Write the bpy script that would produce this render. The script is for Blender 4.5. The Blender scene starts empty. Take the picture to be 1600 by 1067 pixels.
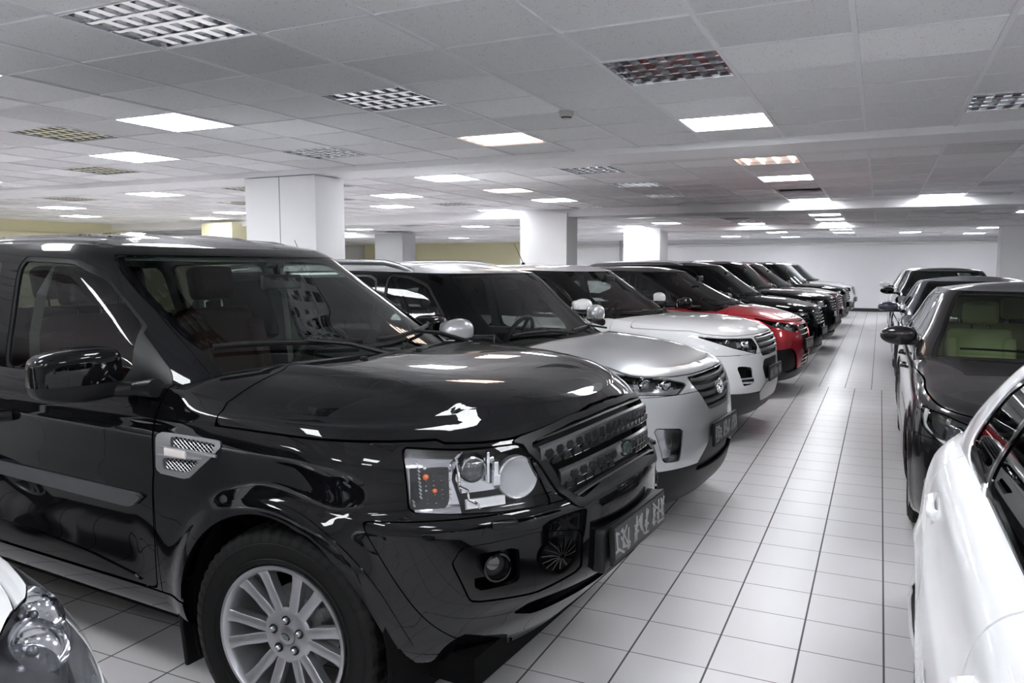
import bpy, bmesh, math, random
import numpy as np
from mathutils import Vector, Matrix
from mathutils.bvhtree import BVHTree

sc = bpy.context.scene
COL = sc.collection
R = math.radians

# ------------------------------------------------------------------ camera, world, exposure
EYE = 1.57
cam_d = bpy.data.cameras.new('camera')
cam_d.sensor_width = 36.0
cam_d.lens = 1223.0/1600.0*36.0
cam_d.clip_start = 0.05
cam = bpy.data.objects.new('camera', cam_d)
COL.objects.link(cam)
cam.location = (0, 0, EYE)
cam.rotation_euler = (R(90-5.42), 0, R(25.13))
sc.camera = cam

world = bpy.data.worlds.new('world')
sc.world = world
world.use_nodes = True
world.node_tree.nodes['Background'].inputs[0].default_value = (0.75, 0.78, 0.85, 1)
world.node_tree.nodes['Background'].inputs[1].default_value = 0.02

sc.view_settings.view_transform = 'Standard'
sc.view_settings.look = 'None'
sc.view_settings.gamma = 1.0
sc.view_settings.exposure = 2.4
sc.cycles.max_bounces = 12
sc.cycles.diffuse_bounces = 8
sc.cycles.glossy_bounces = 5
sc.cycles.transmission_bounces = 6
sc.cycles.transparent_max_bounces = 16
sc.cycles.sample_clamp_indirect = 6.0
sc.cycles.blur_glossy = 0.3
LAMP = 4.6          # strength of a lit ceiling panel

# ------------------------------------------------------------------ object helpers
def link(name, me, parent=None, mat=None):
    o = bpy.data.objects.new(name, me)
    COL.objects.link(o)
    if parent is not None: o.parent = parent
    if mat is not None and me is not None:
        for m in (mat if isinstance(mat, (list, tuple)) else [mat]): me.materials.append(m)
    return o

def tag(o, label, cat, group=None):
    o['label'] = label; o['category'] = cat
    if group: o['group'] = group
    return o

def thing(name, label, cat, loc=(0, 0, 0), rz=0.0, group=None):
    o = bpy.data.objects.new(name, None)
    COL.objects.link(o)
    o.location = loc; o.rotation_euler = (0, 0, rz); o.empty_display_size = .2
    return tag(o, label, cat, group)

def copy_tree(o, parent=None):
    c = o.copy(); COL.objects.link(c)
    if parent is not None: c.parent = parent
    for ch in list(o.children): copy_tree(ch, c)
    return c

class MB:
    """collects shapes, then links them as one mesh object"""
    def __init__(s): s.v = []; s.f = []; s.sm = []; s.mi = []; s.cur = 0; s.M = Matrix.Identity(4)
    def add(s, vs, fs, smooth=False):
        b = len(s.v)
        s.v += [tuple(s.M @ Vector(p)) for p in vs]
        s.f += [tuple(b+i for i in f) for f in fs]
        s.sm += [smooth]*len(fs); s.mi += [s.cur]*len(fs)
        return s
    def box(s, c, d, M=None, bev=0.0):
        x, y, z = d[0]/2, d[1]/2, d[2]/2
        if bev > 0:
            bm = bmesh.new(); bmesh.ops.create_cube(bm, size=1)
            for v in bm.verts: v.co = Vector((v.co.x*d[0], v.co.y*d[1], v.co.z*d[2]))
            bmesh.ops.bevel(bm, geom=bm.edges[:], offset=min(bev, min(d)*.48), segments=3, profile=.6, affect='EDGES')
            bm.verts.index_update()
            vs = [v.co.copy() for v in bm.verts]; fs = [tuple(v.index for v in f.verts) for f in bm.faces]; bm.free()
        else:
            vs = [Vector((i*x, j*y, k*z)) for i in (-1, 1) for j in (-1, 1) for k in (-1, 1)]
            fs = [(0,1,3,2),(4,6,7,5),(0,4,5,1),(2,3,7,6),(0,2,6,4),(1,5,7,3)]
        T = Matrix.Translation(c) @ (M.to_4x4() if M is not None else Matrix.Identity(4))
        return s.add([T @ v for v in vs], fs, bev > 0)
    def lathe(s, prof, n=32, M=None, smooth=True, close=False):
        """profile (r, h) turned about local z"""
        vs = []; fs = []; k = len(prof); M = M or Matrix.Identity(4)
        for i in range(n):
            a = 2*math.pi*i/n
            for r, h in prof: vs.append(M @ Vector((r*math.cos(a), r*math.sin(a), h)))
        for i in range(n):
            j = (i+1) % n
            for q in range(k if close else k-1):
                p = (q+1) % k
                fs.append((i*k+q, j*k+q, j*k+p, i*k+p))
        return s.add(vs, fs, smooth)
    def prism(s, poly, h0, h1, M=None, smooth=False):
        """2-D polygon (x, y) between heights h0 and h1 of the frame M"""
        M = M or Matrix.Identity(4); n = len(poly)
        vs = [M @ Vector((x, y, h0)) for x, y in poly] + [M @ Vector((x, y, h1)) for x, y in poly]
        fs = [tuple(range(n))[::-1], tuple(range(n, 2*n))] + [(i, (i+1) % n, n+(i+1) % n, n+i) for i in range(n)]
        return s.add(vs, fs, smooth)
    def tube(s, pts, r, n=8, closed=False, flat=1.0, upv=(0, 0, 1)):
        pts = [Vector(p) for p in pts]; m = len(pts); vs = []; fs = []
        rr = r if isinstance(r, (list, tuple)) else [r]*m
        for i, p in enumerate(pts):
            a = pts[i-1] if (i > 0 or closed) else pts[0]
            b = pts[(i+1) % m] if (i < m-1 or closed) else pts[-1]
            t = (b-a).normalized()
            u = Vector(upv)
            if abs(t.dot(u)) > .95: u = Vector((1, 0, 0))
            e = t.cross(u).normalized(); w = e.cross(t).normalized()
            for q in range(n):
                an = 2*math.pi*q/n
                vs.append(p + e*(math.cos(an)*rr[i]) + w*(math.sin(an)*rr[i]*flat))
        for i in range(m if closed else m-1):
            j = (i+1) % m
            for q in range(n):
                k = (q+1) % n
                fs.append((i*n+q, i*n+k, j*n+k, j*n+q))
        if not closed:
            fs.append(tuple(range(n))[::-1]); fs.append(tuple(range((m-1)*n, m*n)))
        return s.add(vs, fs, True)
    def ball(s, c, r, M=None, nu=16, nv=10):
        vs = []; fs = []
        rx, ry, rz = r if isinstance(r, (tuple, list)) else (r, r, r)
        T = Matrix.Translation(c) @ (M.to_4x4() if M is not None else Matrix.Identity(4))
        for j in range(nv+1):
            ph = math.pi*j/nv
            for i in range(nu):
                a = 2*math.pi*i/nu
                vs.append(T @ Vector((rx*math.sin(ph)*math.cos(a), ry*math.sin(ph)*math.sin(a), rz*math.cos(ph))))
        for j in range(nv):
            for i in range(nu):
                k = (i+1) % nu
                fs.append((j*nu+i, (j+1)*nu+i, (j+1)*nu+k, j*nu+k))
        return s.add(vs, fs, True)
    def build(s, name, mat, parent=None, bevel=0.0, auto=True):
        me = bpy.data.meshes.new(name)
        me.from_pydata(s.v, [], s.f)
        me.polygons.foreach_set('use_smooth', s.sm); me.polygons.foreach_set('material_index', s.mi)
        bm = bmesh.new(); bm.from_mesh(me)
        bmesh.ops.remove_doubles(bm, verts=bm.verts, dist=1e-6)
        bmesh.ops.recalc_face_normals(bm, faces=bm.faces)
        if bevel > 0:
            es = [e for e in bm.edges if len(e.link_faces) == 2 and e.calc_face_angle(0) > R(30)]
            bmesh.ops.bevel(bm, geom=es, offset=bevel, segments=2, profile=.7, affect='EDGES', clamp_overlap=True)
            for f in bm.faces: f.smooth = True
        if auto:
            for e in bm.edges:
                if len(e.link_faces) == 2 and e.calc_face_angle(0) > R(38): e.smooth = False
        bm.to_mesh(me); bm.free(); me.update()
        return link(name, me, parent, mat)

def text_mb(mb, txt, size, M, depth=.002, bold=0.0, sx=1.0):
    cu = bpy.data.curves.new('lettering', 'FONT')
    cu.body = txt; cu.size = size; cu.extrude = depth/2; cu.align_x = 'CENTER'; cu.align_y = 'CENTER'; cu.offset = bold
    cu.resolution_u = 3
    ob = bpy.data.objects.new('lettering', cu)
    me = ob.to_mesh()
    S = Matrix.Diagonal((sx, 1, 1, 1))
    mb.add([M @ (S @ v.co) for v in me.vertices], [tuple(p.vertices) for p in me.polygons])
    ob.to_mesh_clear()
    bpy.data.objects.remove(ob); bpy.data.curves.remove(cu)

# ------------------------------------------------------------------ materials
MAT = {}
def mat(name, col=(.5, .5, .5), rough=.5, metal=0.0, coat=0.0, spec=.5, emis=None, es=0.0, coat_rough=.03, ior=1.5):
    if name in MAT: return MAT[name]
    m = bpy.data.materials.new(name); m.use_nodes = True
    b = m.node_tree.nodes['Principled BSDF']
    b.inputs['Base Color'].default_value = (*col, 1)
    b.inputs['Roughness'].default_value = rough
    b.inputs['Metallic'].default_value = metal
    b.inputs['Coat Weight'].default_value = coat
    b.inputs['Coat Roughness'].default_value = coat_rough
    b.inputs['Specular IOR Level'].default_value = spec
    b.inputs['IOR'].default_value = ior
    if emis:
        b.inputs['Emission Color'].default_value = (*emis, 1)
        b.inputs['Emission Strength'].default_value = es
    MAT[name] = m
    return m

def N(m, t, **kw):
    n = m.node_tree.nodes.new(t)
    for k, v in kw.items():
        if k in ('operation', 'blend_type', 'data_type', 'noise_dimensions', 'feature', 'attribute_name', 'use_clamp', 'clamp', 'distance'): setattr(n, k, v)
        else: n.inputs[k].default_value = v
    return n
def LK(m, a, ao, b, bi): m.node_tree.links.new(a.outputs[ao], b.inputs[bi])
def MATH(m, op, a, b=None, c=None, clamp=False):
    n = m.node_tree.nodes.new('ShaderNodeMath'); n.operation = op; n.use_clamp = clamp
    for i, v in enumerate((a, b, c)):
        if v is None: continue
        if isinstance(v, (int, float)): n.inputs[i].default_value = v
        else: m.node_tree.links.new(v, n.inputs[i])
    return n.outputs[0]

def paint(name, col, metal=.0, rough=.35, flake=0.0, coat=1.0):
    m = mat(name, col, rough, metal, coat, coat_rough=.015, spec=(0.0 if max(col) < .05 else .3))
    m.node_tree.nodes['Principled BSDF'].inputs['Coat IOR'].default_value = 1.42 if max(col) < .05 else 1.5
    if flake > 0 and not m.get('fl'):
        m['fl'] = 1
        b = m.node_tree.nodes['Principled BSDF']
        tc = N(m, 'ShaderNodeTexCoord'); ns = N(m, 'ShaderNodeTexNoise', Scale=900.0, Detail=1.0)
        LK(m, tc, 'Object', ns, 'Vector')
        mx = N(m, 'ShaderNodeMix', data_type='RGBA')
        mx.inputs[6].default_value = (*col, 1)
        mx.inputs[7].default_value = (*[min(1, c*(1+flake)+flake*(.002 if max(col) < .012 else .008)) for c in col], 1)
        LK(m, ns, 'Fac', mx, 0); LK(m, mx, 2, b, 'Base Color')
    return m

def glass(name, tint=(.6, .65, .62), rough=0.0, ior=1.5):
    """thin pane: fresnel reflection over a tinted see-through"""
    if name in MAT: return MAT[name]
    m = bpy.data.materials.new(name); m.use_nodes = True
    nt = m.node_tree; nt.nodes.clear()
    o = nt.nodes.new('ShaderNodeOutputMaterial')
    t = nt.nodes.new('ShaderNodeBsdfTransparent'); t.inputs[0].default_value = (*tint, 1)
    g = nt.nodes.new('ShaderNodeBsdfGlossy'); g.inputs['Roughness'].default_value = rough
    f = nt.nodes.new('ShaderNodeFresnel'); f.inputs[0].default_value = ior
    geo = nt.nodes.new('ShaderNodeNewGeometry')
    # same fresnel from both sides of the pane
    mxi = nt.nodes.new('ShaderNodeMix'); mxi.data_type = 'FLOAT'
    nt.links.new(geo.outputs['Backfacing'], mxi.inputs[0]); mxi.inputs[2].default_value = ior; mxi.inputs[3].default_value = 1/ior
    nt.links.new(mxi.outputs[0], f.inputs[0])
    a = nt.nodes.new('ShaderNodeMath'); a.operation = 'MULTIPLY'; a.use_clamp = True; a.inputs[1].default_value = 1.0
    x = nt.nodes.new('ShaderNodeMixShader')
    nt.links.new(f.outputs[0], a.inputs[0]); nt.links.new(a.outputs[0], x.inputs[0])
    nt.links.new(t.outputs[0], x.inputs[1]); nt.links.new(g.outputs[0], x.inputs[2]); nt.links.new(x.outputs[0], o.inputs[0])
    MAT[name] = m
    return m

BLACKPL = mat('black plastic', (.0045, .0045, .005), .42, spec=.3)
DARKPL = mat('dark grey plastic', (.035, .035, .038), .5)
GLOSSBK = mat('gloss black trim', (.0012, .0012, .0015), .08, spec=.42)
RUBBER = mat('rubber', (.0042, .0042, .0042), .6, spec=.25)
CHROME = mat('chrome', (.82, .83, .85), .06, 1)
SATIN = mat('satin silver', (.42, .42, .43), .3, .9)
ALLOY = mat('silver alloy', (.42, .42, .44), .34, .75, coat=.3)
ALLOYD = mat('dark alloy', (.10, .10, .11), .3, .8)
REFLECTOR = mat('lamp reflector', (.62, .63, .66), .10, 1)
HOUSING = mat('lamp housing grey', (.035, .036, .04), .35)
DISC = mat('brake disc', (.2, .2, .2), .35, 1)
INTB = mat('interior charcoal', (.007, .007, .0075), .8, spec=.25)
INTR = mat('interior dark red leather', (.030, .008, .005), .6, spec=.2)
INTG = mat('interior pillar grey', (.20, .23, .21), .8)
INTBEIGE = mat('interior olive beige leather', (.52, .55, .25), .6)
GL_SIDE = glass('side glass', (.50, .53, .52))
GL_TINT = glass('tinted glass', (.16, .17, .17))
GL_WS = glass('windscreen glass', (.62, .72, .67))
GL_WSD = glass('grey windscreen glass', (.42, .45, .44))
GL_LENS = glass('lamp lens', (.97, .97, .97), ior=1.42)
AMBER = mat('amber bulb', (.8, .16, .03), .25, coat=1)
REDLENS = mat('red tail lens', (.35, .01, .02), .15, coat=1)
UNDER = mat('underbody black', (.0025, .0025, .0025), .9, spec=.1)
# ------------------------------------------------------------------ the room
CZ = 2.61                      # ceiling height
TX, TY = .3153, .3095          # floor tile pitch
BX = (-24.0, 6.5); BY = (-6.0, 30.5)

def make_floor_mat():
    m = bpy.data.materials.new('floor tiles'); m.use_nodes = True
    b = m.node_tree.nodes['Principled BSDF']
    tc = N(m, 'ShaderNodeTexCoord'); sp = N(m, 'ShaderNodeSeparateXYZ')
    LK(m, tc, 'Object', sp, 0)
    far = MATH(m, 'GREATER_THAN', sp.outputs[1], 11.0)
    xs = MATH(m, 'ADD', MATH(m, 'DIVIDE', MATH(m, 'SUBTRACT', sp.outputs[0], .0735), TX), MATH(m, 'MULTIPLY', far, .38))
    ys = MATH(m, 'ADD', MATH(m, 'DIVIDE', MATH(m, 'SUBTRACT', sp.outputs[1], 3.61), TY), 0.0)
    fx = MATH(m, 'ABSOLUTE', MATH(m, 'SUBTRACT', MATH(m, 'FRACT', MATH(m, 'ADD', xs, 100.5)), .5))
    fy = MATH(m, 'ABSOLUTE', MATH(m, 'SUBTRACT', MATH(m, 'FRACT', MATH(m, 'ADD', ys, 100.5)), .5))
    gx = MATH(m, 'LESS_THAN', fx, .0125)
    gy = MATH(m, 'LESS_THAN', fy, .0075)
    gr = MATH(m, 'MAXIMUM', gx, gy)
    cx = MATH(m, 'FLOOR', MATH(m, 'ADD', xs, 100.0)); cy = MATH(m, 'FLOOR', MATH(m, 'ADD', ys, 100.0))
    cmb = N(m, 'ShaderNodeCombineXYZ'); m.node_tree.links.new(cx, cmb.inputs[0]); m.node_tree.links.new(cy, cmb.inputs[1])
    wn = N(m, 'ShaderNodeTexWhiteNoise'); LK(m, cmb, 0, wn, 'Vector')
    ns = N(m, 'ShaderNodeTexNoise', Scale=1.3, Detail=5.0, Roughness=.6); LK(m, tc, 'Object', ns, 'Vector')
    ns2 = N(m, 'ShaderNodeTexNoise', Scale=40.0, Detail=3.0); LK(m, tc, 'Object', ns2, 'Vector')
    val = MATH(m, 'ADD', MATH(m, 'MULTIPLY', wn.outputs[0], .05), MATH(m, 'ADD', MATH(m, 'MULTIPLY', ns.outputs[0], .10), MATH(m, 'MULTIPLY', ns2.outputs[0], .05)))
    cr = N(m, 'ShaderNodeMix', data_type='RGBA'); cr.inputs[6].default_value = (.56, .53, .535, 1); cr.inputs[7].default_value = (.86, .84, .85, 1)
    m.node_tree.links.new(MATH(m, 'ADD', val, .45, clamp=True), cr.inputs[0])
    g2 = N(m, 'ShaderNodeMix', data_type='RGBA'); LK(m, cr, 2, g2, 6); g2.inputs[7].default_value = (.10, .085, .085, 1)
    m.node_tree.links.new(gr, g2.inputs[0]); LK(m, g2, 2, b, 'Base Color')
    rr = MATH(m, 'ADD', MATH(m, 'MULTIPLY', ns2.outputs[0], .08), MATH(m, 'MULTIPLY', gr, .4)); rr = MATH(m, 'ADD', rr, .26)
    m.node_tree.links.new(rr, b.inputs['Roughness'])
    bp = N(m, 'ShaderNodeBump', Strength=.5, Distance=.002)
    m.node_tree.links.new(MATH(m, 'SUBTRACT', 1.0, gr), bp.inputs['Height']); LK(m, bp, 0, b, 'Normal')
    return m

def wall_mat(name, col, sc_=.8):
    m = mat(name, col, .75)
    b = m.node_tree.nodes['Principled BSDF']
    tc = N(m, 'ShaderNodeTexCoord'); ns = N(m, 'ShaderNodeTexNoise', Scale=sc_, Detail=6.0); LK(m, tc, 'Object', ns, 'Vector')
    mx = N(m, 'ShaderNodeMix', data_type='RGBA'); mx.inputs[6].default_value = (*[c*.88 for c in col], 1); mx.inputs[7].default_value = (*col, 1)
    LK(m, ns, 'Fac', mx, 0); LK(m, mx, 2, b, 'Base Color')
    n2 = N(m, 'ShaderNodeTexNoise', Scale=180.0, Detail=2.0); LK(m, tc, 'Object', n2, 'Vector')
    bp = N(m, 'ShaderNodeBump', Strength=.15, Distance=.002); LK(m, n2, 'Fac', bp, 'Height'); LK(m, bp, 0, b, 'Normal')
    return m
WALLW = wall_mat('white painted wall', (.86, .86, .88))
WALLY = wall_mat('yellowish painted wall', (.80, .76, .52))
COLW = wall_mat('white column paint', (.90, .90, .91))
GREYW = wall_mat('grey column paint', (.42, .42, .43))

def struct(o):
    o['kind'] = 'structure'; return o

struct(MB().box(((BX[0]+BX[1])/2, (BY[0]+BY[1])/2, -.05), (BX[1]-BX[0]+.4, BY[1]-BY[0]+.4, .1)).build('floor', make_floor_mat()))
struct(MB().box(((BX[0]+BX[1])/2, BY[1]+.1, 1.5), (BX[1]-BX[0]+.4, .2, 3.2)).build('wall_back', WALLW))
struct(MB().box(((BX[0]+BX[1])/2, BY[0]-.1, 1.5), (BX[1]-BX[0]+.4, .2, 3.2)).build('wall_front', WALLW))
struct(MB().box((BX[1]+.1, (BY[0]+BY[1])/2, 1.5), (.2, BY[1]-BY[0], 3.2)).build('wall_right', WALLW))
struct(MB().box((BX[0]-.1, (BY[0]+BY[1])/2, 1.5), (.2, BY[1]-BY[0], 3.2)).build('wall_left', WALLY))
struct(MB().box((-17.3, 5.2, 1.31), (.2, 17.6, 2.61)).build('wall_inner_left', WALLY))
struct(MB().box(((BX[0]+BX[1])/2, BY[1]-.012, .06), (BX[1]-BX[0], .024, .12)).build('baseboard_back', DARKPL))
struct(MB().box(((BX[0]+BX[1])/2, BY[1]-.03, 2.50), (BX[1]-BX[0], .06, .035)).build('trim_1', WALLW))
# yellow partition seen between the columns in the far left corner
struct(MB().box((-17.0, 30.3, 1.31), (9.5, .1, 2.61)).build('wall_yellow_back', WALLY))

# ceiling: slab, T-bar grid and mineral-fibre tiles, laid bay by bay between the beams
def ceil_mat():
    m = mat('mineral fibre ceiling tile', (.5, .5, .5), .9)
    b = m.node_tree.nodes['Principled BSDF']
    at = N(m, 'ShaderNodeAttribute', attribute_name='tone')
    tc = N(m, 'ShaderNodeTexCoord')
    v = N(m, 'ShaderNodeTexVoronoi', Scale=70.0); LK(m, tc, 'Object', v, 'Vector')
    n1 = N(m, 'ShaderNodeTexNoise', Scale=26.0, Detail=2.0); LK(m, tc, 'Object', n1, 'Vector')
    n0 = N(m, 'ShaderNodeTexNoise', Scale=.7, Detail=4.0); LK(m, tc, 'Object', n0, 'Vector')
    hole = MATH(m, 'MULTIPLY', MATH(m, 'LESS_THAN', v.outputs['Distance'], .22), MATH(m, 'GREATER_THAN', n1.outputs[0], .53))
    hole = MATH(m, 'MULTIPLY', hole, .55)
    base = N(m, 'ShaderNodeMix', data_type='RGBA'); base.inputs[6].default_value = (.56, .56, .575, 1); base.inputs[7].default_value = (.93, .93, .94, 1)
    m.node_tree.links.new(MATH(m, 'ADD', MATH(m, 'MULTIPLY', at.outputs['Fac'], .75), MATH(m, 'MULTIPLY', n0.outputs[0], .25)), base.inputs[0])
    mx = N(m, 'ShaderNodeMix', data_type='RGBA'); LK(m, base, 2, mx, 6); mx.inputs[7].default_value = (.10, .10, .11, 1)
    m.node_tree.links.new(hole, mx.inputs[0]); LK(m, mx, 2, b, 'Base Color')
    bp = N(m, 'ShaderNodeBump', Strength=.3, Distance=.003); LK(m, n1, 'Fac', bp, 'Height'); LK(m, bp, 0, b, 'Normal')
    return m
TILE = ceil_mat()
TBAR = mat('white t bar', (.78, .78, .80), .45)
GX = .6032; GX0 = -.1456
BAYS = [(BY[0]+.0, 6.76, .5652, 3.935), (7.32, 13.42, .5592, 7.32), (14.16, 20.2, .56, 14.40), (20.9, BY[1], .56, 21.15)]
def bay_of(y):
    for b in BAYS:
        if b[0] <= y <= b[1]: return b
fixt = {}           # (bay, i, j) -> kind
def cell(x, y):
    b = bay_of(y)
    return (BAYS.index(b), math.floor((x-GX0)/GX), math.floor((y-b[3])/b[2]))
def cell_box(c):
    b = BAYS[c[0]]
    x0 = GX0+c[1]*GX; y0 = b[3]+c[2]*b[2]
    return x0, x0+GX, y0, y0+b[2]
# kind: lit, warm (dim pinkish tubes), off (mirror louvre), open (tile missing)
LIGHTS = [(-2.88,2.37,'off'),(-4.58,4.03,'lit'),(-6.19,5.57,'lit'),(-2.84,4.12,'off'),(-2.8,5.8,'warm'),(-4.53,5.80,'off'),(-6.15,4.02,'off'),
 (-7.92,5.7,'off'),(-1.04,4.16,'off'),(-1.05,5.87,'lit'),(-4.6,2.37,'lit'),(-8.0,2.37,'lit'),(-8.0,4.1,'off'),(-9.8,5.8,'lit'),
 (-1.04,2.4,'lit'),(-2.88,.7,'lit'),(-1.04,.7,'off'),(-1.04,-1.0,'lit'),(-2.88,-2.8,'lit'),(-1.04,-2.8,'lit'),(-4.6,.7,'lit'),(-4.6,-1.0,'off'),(-6.3,.7,'off'),(-6.3,-2.8,'lit'),(-9.8,.7,'lit'),(-9.8,-2.8,'lit'),
 (.77,5.85,'off'),(.77,2.4,'lit'),(.77,-1.0,'lit'),(2.6,4.1,'lit'),(2.6,.7,'lit'),(2.6,-2.8,'lit'),(4.4,2.4,'off'),
 (-1.01,8.1,'warmy'),(-1.01,9.85,'lit'),(-1.01,11.55,'open'),(-1.0,13.15,'lit'),(.77,13.15,'lit'),(2.6,9.85,'lit'),(2.6,13.1,'off'),(4.4,9.85,'lit'),
 (-2.82,8.14,'off'),(-2.83,9.85,'off'),(-2.77,11.6,'off'),(-2.69,13.1,'open'),
 (-4.5,8.0,'lit'),(-4.53,9.8,'warm'),(-4.49,11.4,'lit'),(-4.5,13.1,'off'),(-6.31,9.8,'lit'),(-6.2,13.1,'lit'),(-6.3,8.1,'off'),(-6.3,11.5,'off'),
 (-7.98,8.1,'off'),(-7.98,9.8,'off'),(-7.98,11.5,'lit'),(-9.6,7.9,'lit'),(-9.6,9.8,'off'),(-9.6,11.5,'off'),(-11.4,11.4,'lit'),(-11.4,8.0,'off'),(-12.9,9.3,'lit'),(-14.9,11.0,'lit'),(-12.9,12.9,'lit'),
 (-1.0,16.83,'lit'),(-1.0,18.45,'lit'),(-1.0,20.05,'lit'),(-2.72,17.37,'open'),(-2.72,18.6,'off'),(-2.8,19.8,'lit'),(-4.54,18.4,'lit'),(-6.17,19.6,'lit'),(-4.5,16.6,'off'),(-6.3,16.6,'off'),(-8.0,18.2,'off'),
 (-9.7,17.9,'lit'),(-10.8,16.7,'off'),(-12.9,18.2,'lit'),(-14.9,16.4,'lit'),(-14.9,19.8,'lit'),(2.6,17.6,'lit'),(-8.0,15.0,'lit'),
 (-1.0,23.5,'lit'),(-1.0,25.7,'lit'),(-2.8,22.2,'off'),(-2.8,24.8,'lit'),(-4.5,23.2,'lit'),(-6.3,25.0,'lit'),(-8.1,22.5,'lit'),(-9.9,24.6,'off'),(-11.6,22.5,'lit'),(-13.5,25.,'lit'),(2.6,24.4,'lit'),(-15.3,22.5,'lit'),(-17.5,26.5,'lit'),(-20,23.5,'lit'),(-4.5,27.8,'lit'),(-1.0,28.4,'off'),(.8,26.4,'lit'),(2.6,28.4,'lit'),(-2.8,28.9,'lit'),(-8.0,28.4,'lit'),(-11.6,28.4,'lit'),
 (4.6,21.9,'lit')]
for x, y, k in LIGHTS: fixt[cell(x, y)] = k

rng = random.Random(7)
tv, tf, tone = [], [], []
bar = MB()
def bar_box(x0, x1, y0, y1, z0, z1): bar.box(((x0+x1)/2, (y0+y1)/2, (z0+z1)/2), (x1-x0, y1-y0, z1-z0))
for bi, (y0, y1, gy, ph) in enumerate(BAYS):
    i0 = math.floor((BX[0]-GX0)/GX); i1 = math.ceil((BX[1]-GX0)/GX)
    j0 = math.floor((y0-ph)/gy); j1 = math.ceil((y1-ph)/gy)
    for i in range(i0, i1):
        for j in range(j0, j1):
            if (bi, i, j) in fixt: continue
            a0, a1, b0, b1 = cell_box((bi, i, j))
            b0 = max(b0, y0); b1 = min(b1, y1); a0 = max(a0, BX[0]); a1 = min(a1, BX[1])
            if b1-b0 < .02: continue
            g = .004; dz = rng.uniform(.0, .006); tl = rng.uniform(-.0025, .0025)
            if rng.random() < .04: tl *= 3
            k = len(tv)
            z = CZ + .004 + dz
            tv += [(a0+g, b0+g, z-tl), (a1-g, b0+g, z+tl), (a1-g, b1-g, z+tl*.5), (a0+g, b1-g, z-tl)]
            tv += [(a0+g, b0+g, z+.02), (a1-g, b0+g, z+.02), (a1-g, b1-g, z+.02), (a0+g, b1-g, z+.02)]
            tf += [(k, k+3, k+2, k+1), (k, k+1, k+5, k+4), (k+1, k+2, k+6, k+5), (k+2, k+3, k+7, k+6), (k+3, k, k+4, k+7), (k+4, k+5, k+6, k+7)]
            t = rng.choice([.35, .45, .55, .6, .7, .95]) + rng.uniform(-.06, .06)
            if a0 > .9 and rng.random() < .22: t = -.15
            tone += [t]*8
    for i in range(i0, i1+1):
        x = GX0+i*GX
        if BX[0] < x < BX[1]: bar_box(x-.012, x+.012, y0, y1, CZ-.001, CZ+.03)
    for j in range(j0, j1+1):
        y = ph+j*gy
        if y0 < y < y1: bar_box(BX[0], BX[1], y-.005, y+.005, CZ+.002, CZ+.03)
me = bpy.data.meshes.new('ceiling'); me.from_pydata(tv, [], tf)
at = me.attributes.new('tone', 'FLOAT', 'POINT'); at.data.foreach_set('value', tone)
ceiling = struct(link('ceiling', me, None, TILE))
struct(bar.build('trim_2', TBAR))
struct(MB().box(((BX[0]+BX[1])/2, (BY[0]+BY[1])/2, CZ+.33), (BX[1]-BX[0]+.4, BY[1]-BY[0]+.4, .1)).build('ceiling_slab', mat('dark void', (.05, .05, .05), .9)))

# beams
def beam(n, y0, y1, drop, m=COLW):
    struct(MB().box(((BX[0]+BX[1])/2, (y0+y1)/2, CZ-drop+(drop+.25)/2), (BX[1]-BX[0], y1-y0, drop+.25)).build(n, m))
beam('trim_3', 6.76, 7.32, .05); beam('trim_4', 13.42, 14.16, .13); beam('trim_5', 20.2, 20.9, .12)

# columns: each one thing of the building
def column(n, x, y, wx, wy, m=COLW, seam=True):
    b = MB().box((x, y, CZ/2-.03), (wx, wy, CZ-.06))
    o = struct(b.build(n, m))
    if seam:
        struct(MB().box((x-wx*.0+.0, y-wy/2-.002, CZ/2-.03), (.008, .004, CZ-.06)).build('trim_6', mat('seam grey', (.3, .3, .3), .6)))
    struct(MB().box((x, y, .05), (wx+.02, wy+.02, .1)).build('baseboard_column', DARKPL))
column('column', -5.985, 7.02, .975, .50)
column('column', -5.62, 13.60, .92, .56, seam=False)
column('column', -5.67, 20.45, .97, .80)
column('column', 2.90, 20.75, 1.0, .6, seam=False)
column('column', -13.4, 13.4, .9, .6, WALLY, False)
column('column', -13.0, 19.6, .95, .7, GREYW, False)

# ceiling lights
def louvre_mb(x0, x1, y0, y1, z, rows=4, cols=6):
    """parabolic mirror louvre: long v-ridges along x, cross blades along y"""
    b = MB(); h = .055; d = (y1-y0)/rows
    for r in range(rows+1):
        y = y0+r*d; w = .013 if 0 < r < rows else .008
        b.add([(x0, y-w, z), (x1, y-w, z), (x1, y+w, z), (x0, y+w, z), (x0, y, z+h), (x1, y, z+h)],
              [(0, 1, 2, 3), (0, 4, 5, 1), (3, 2, 5, 4), (0, 3, 4), (1, 5, 2)])
    c = (x1-x0)/cols
    for q in range(cols+1):
        x = x0+q*c; w = .022
        for r in range(rows):
            ya, yb = y0+r*d+.004, y0+(r+1)*d-.004
            b.add([(x-w, ya, z+.004), (x+w, ya, z+.004), (x+w, yb, z+.004), (x-w, yb, z+.004), (x, ya, z+h), (x, yb, z+h)],
                  [(0, 1, 2, 3), (0, 4, 1), (3, 2, 5), (1, 4, 5, 2), (0, 3, 5, 4)])
    return b
MIRROR = mat('louvre mirror', (.86, .87, .89), .14, 1)
PANM = mat('lit diffuser', (.9, .9, .9), .5, emis=(.93, .965, 1.0), es=LAMP)
WARMT = mat('dim warm tube', (.9, .85, .8), .4, emis=(1.0, .78, .64), es=1.6)
WARMB = mat('faintly glowing backing', (.42, .40, .40), .5, emis=(1.0, .86, .82), es=.07)  # tube light thrown on the backing is given as its own faint glow
TUBEOFF = mat('unlit tube', (.75, .75, .75), .3)
protos = {}
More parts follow.
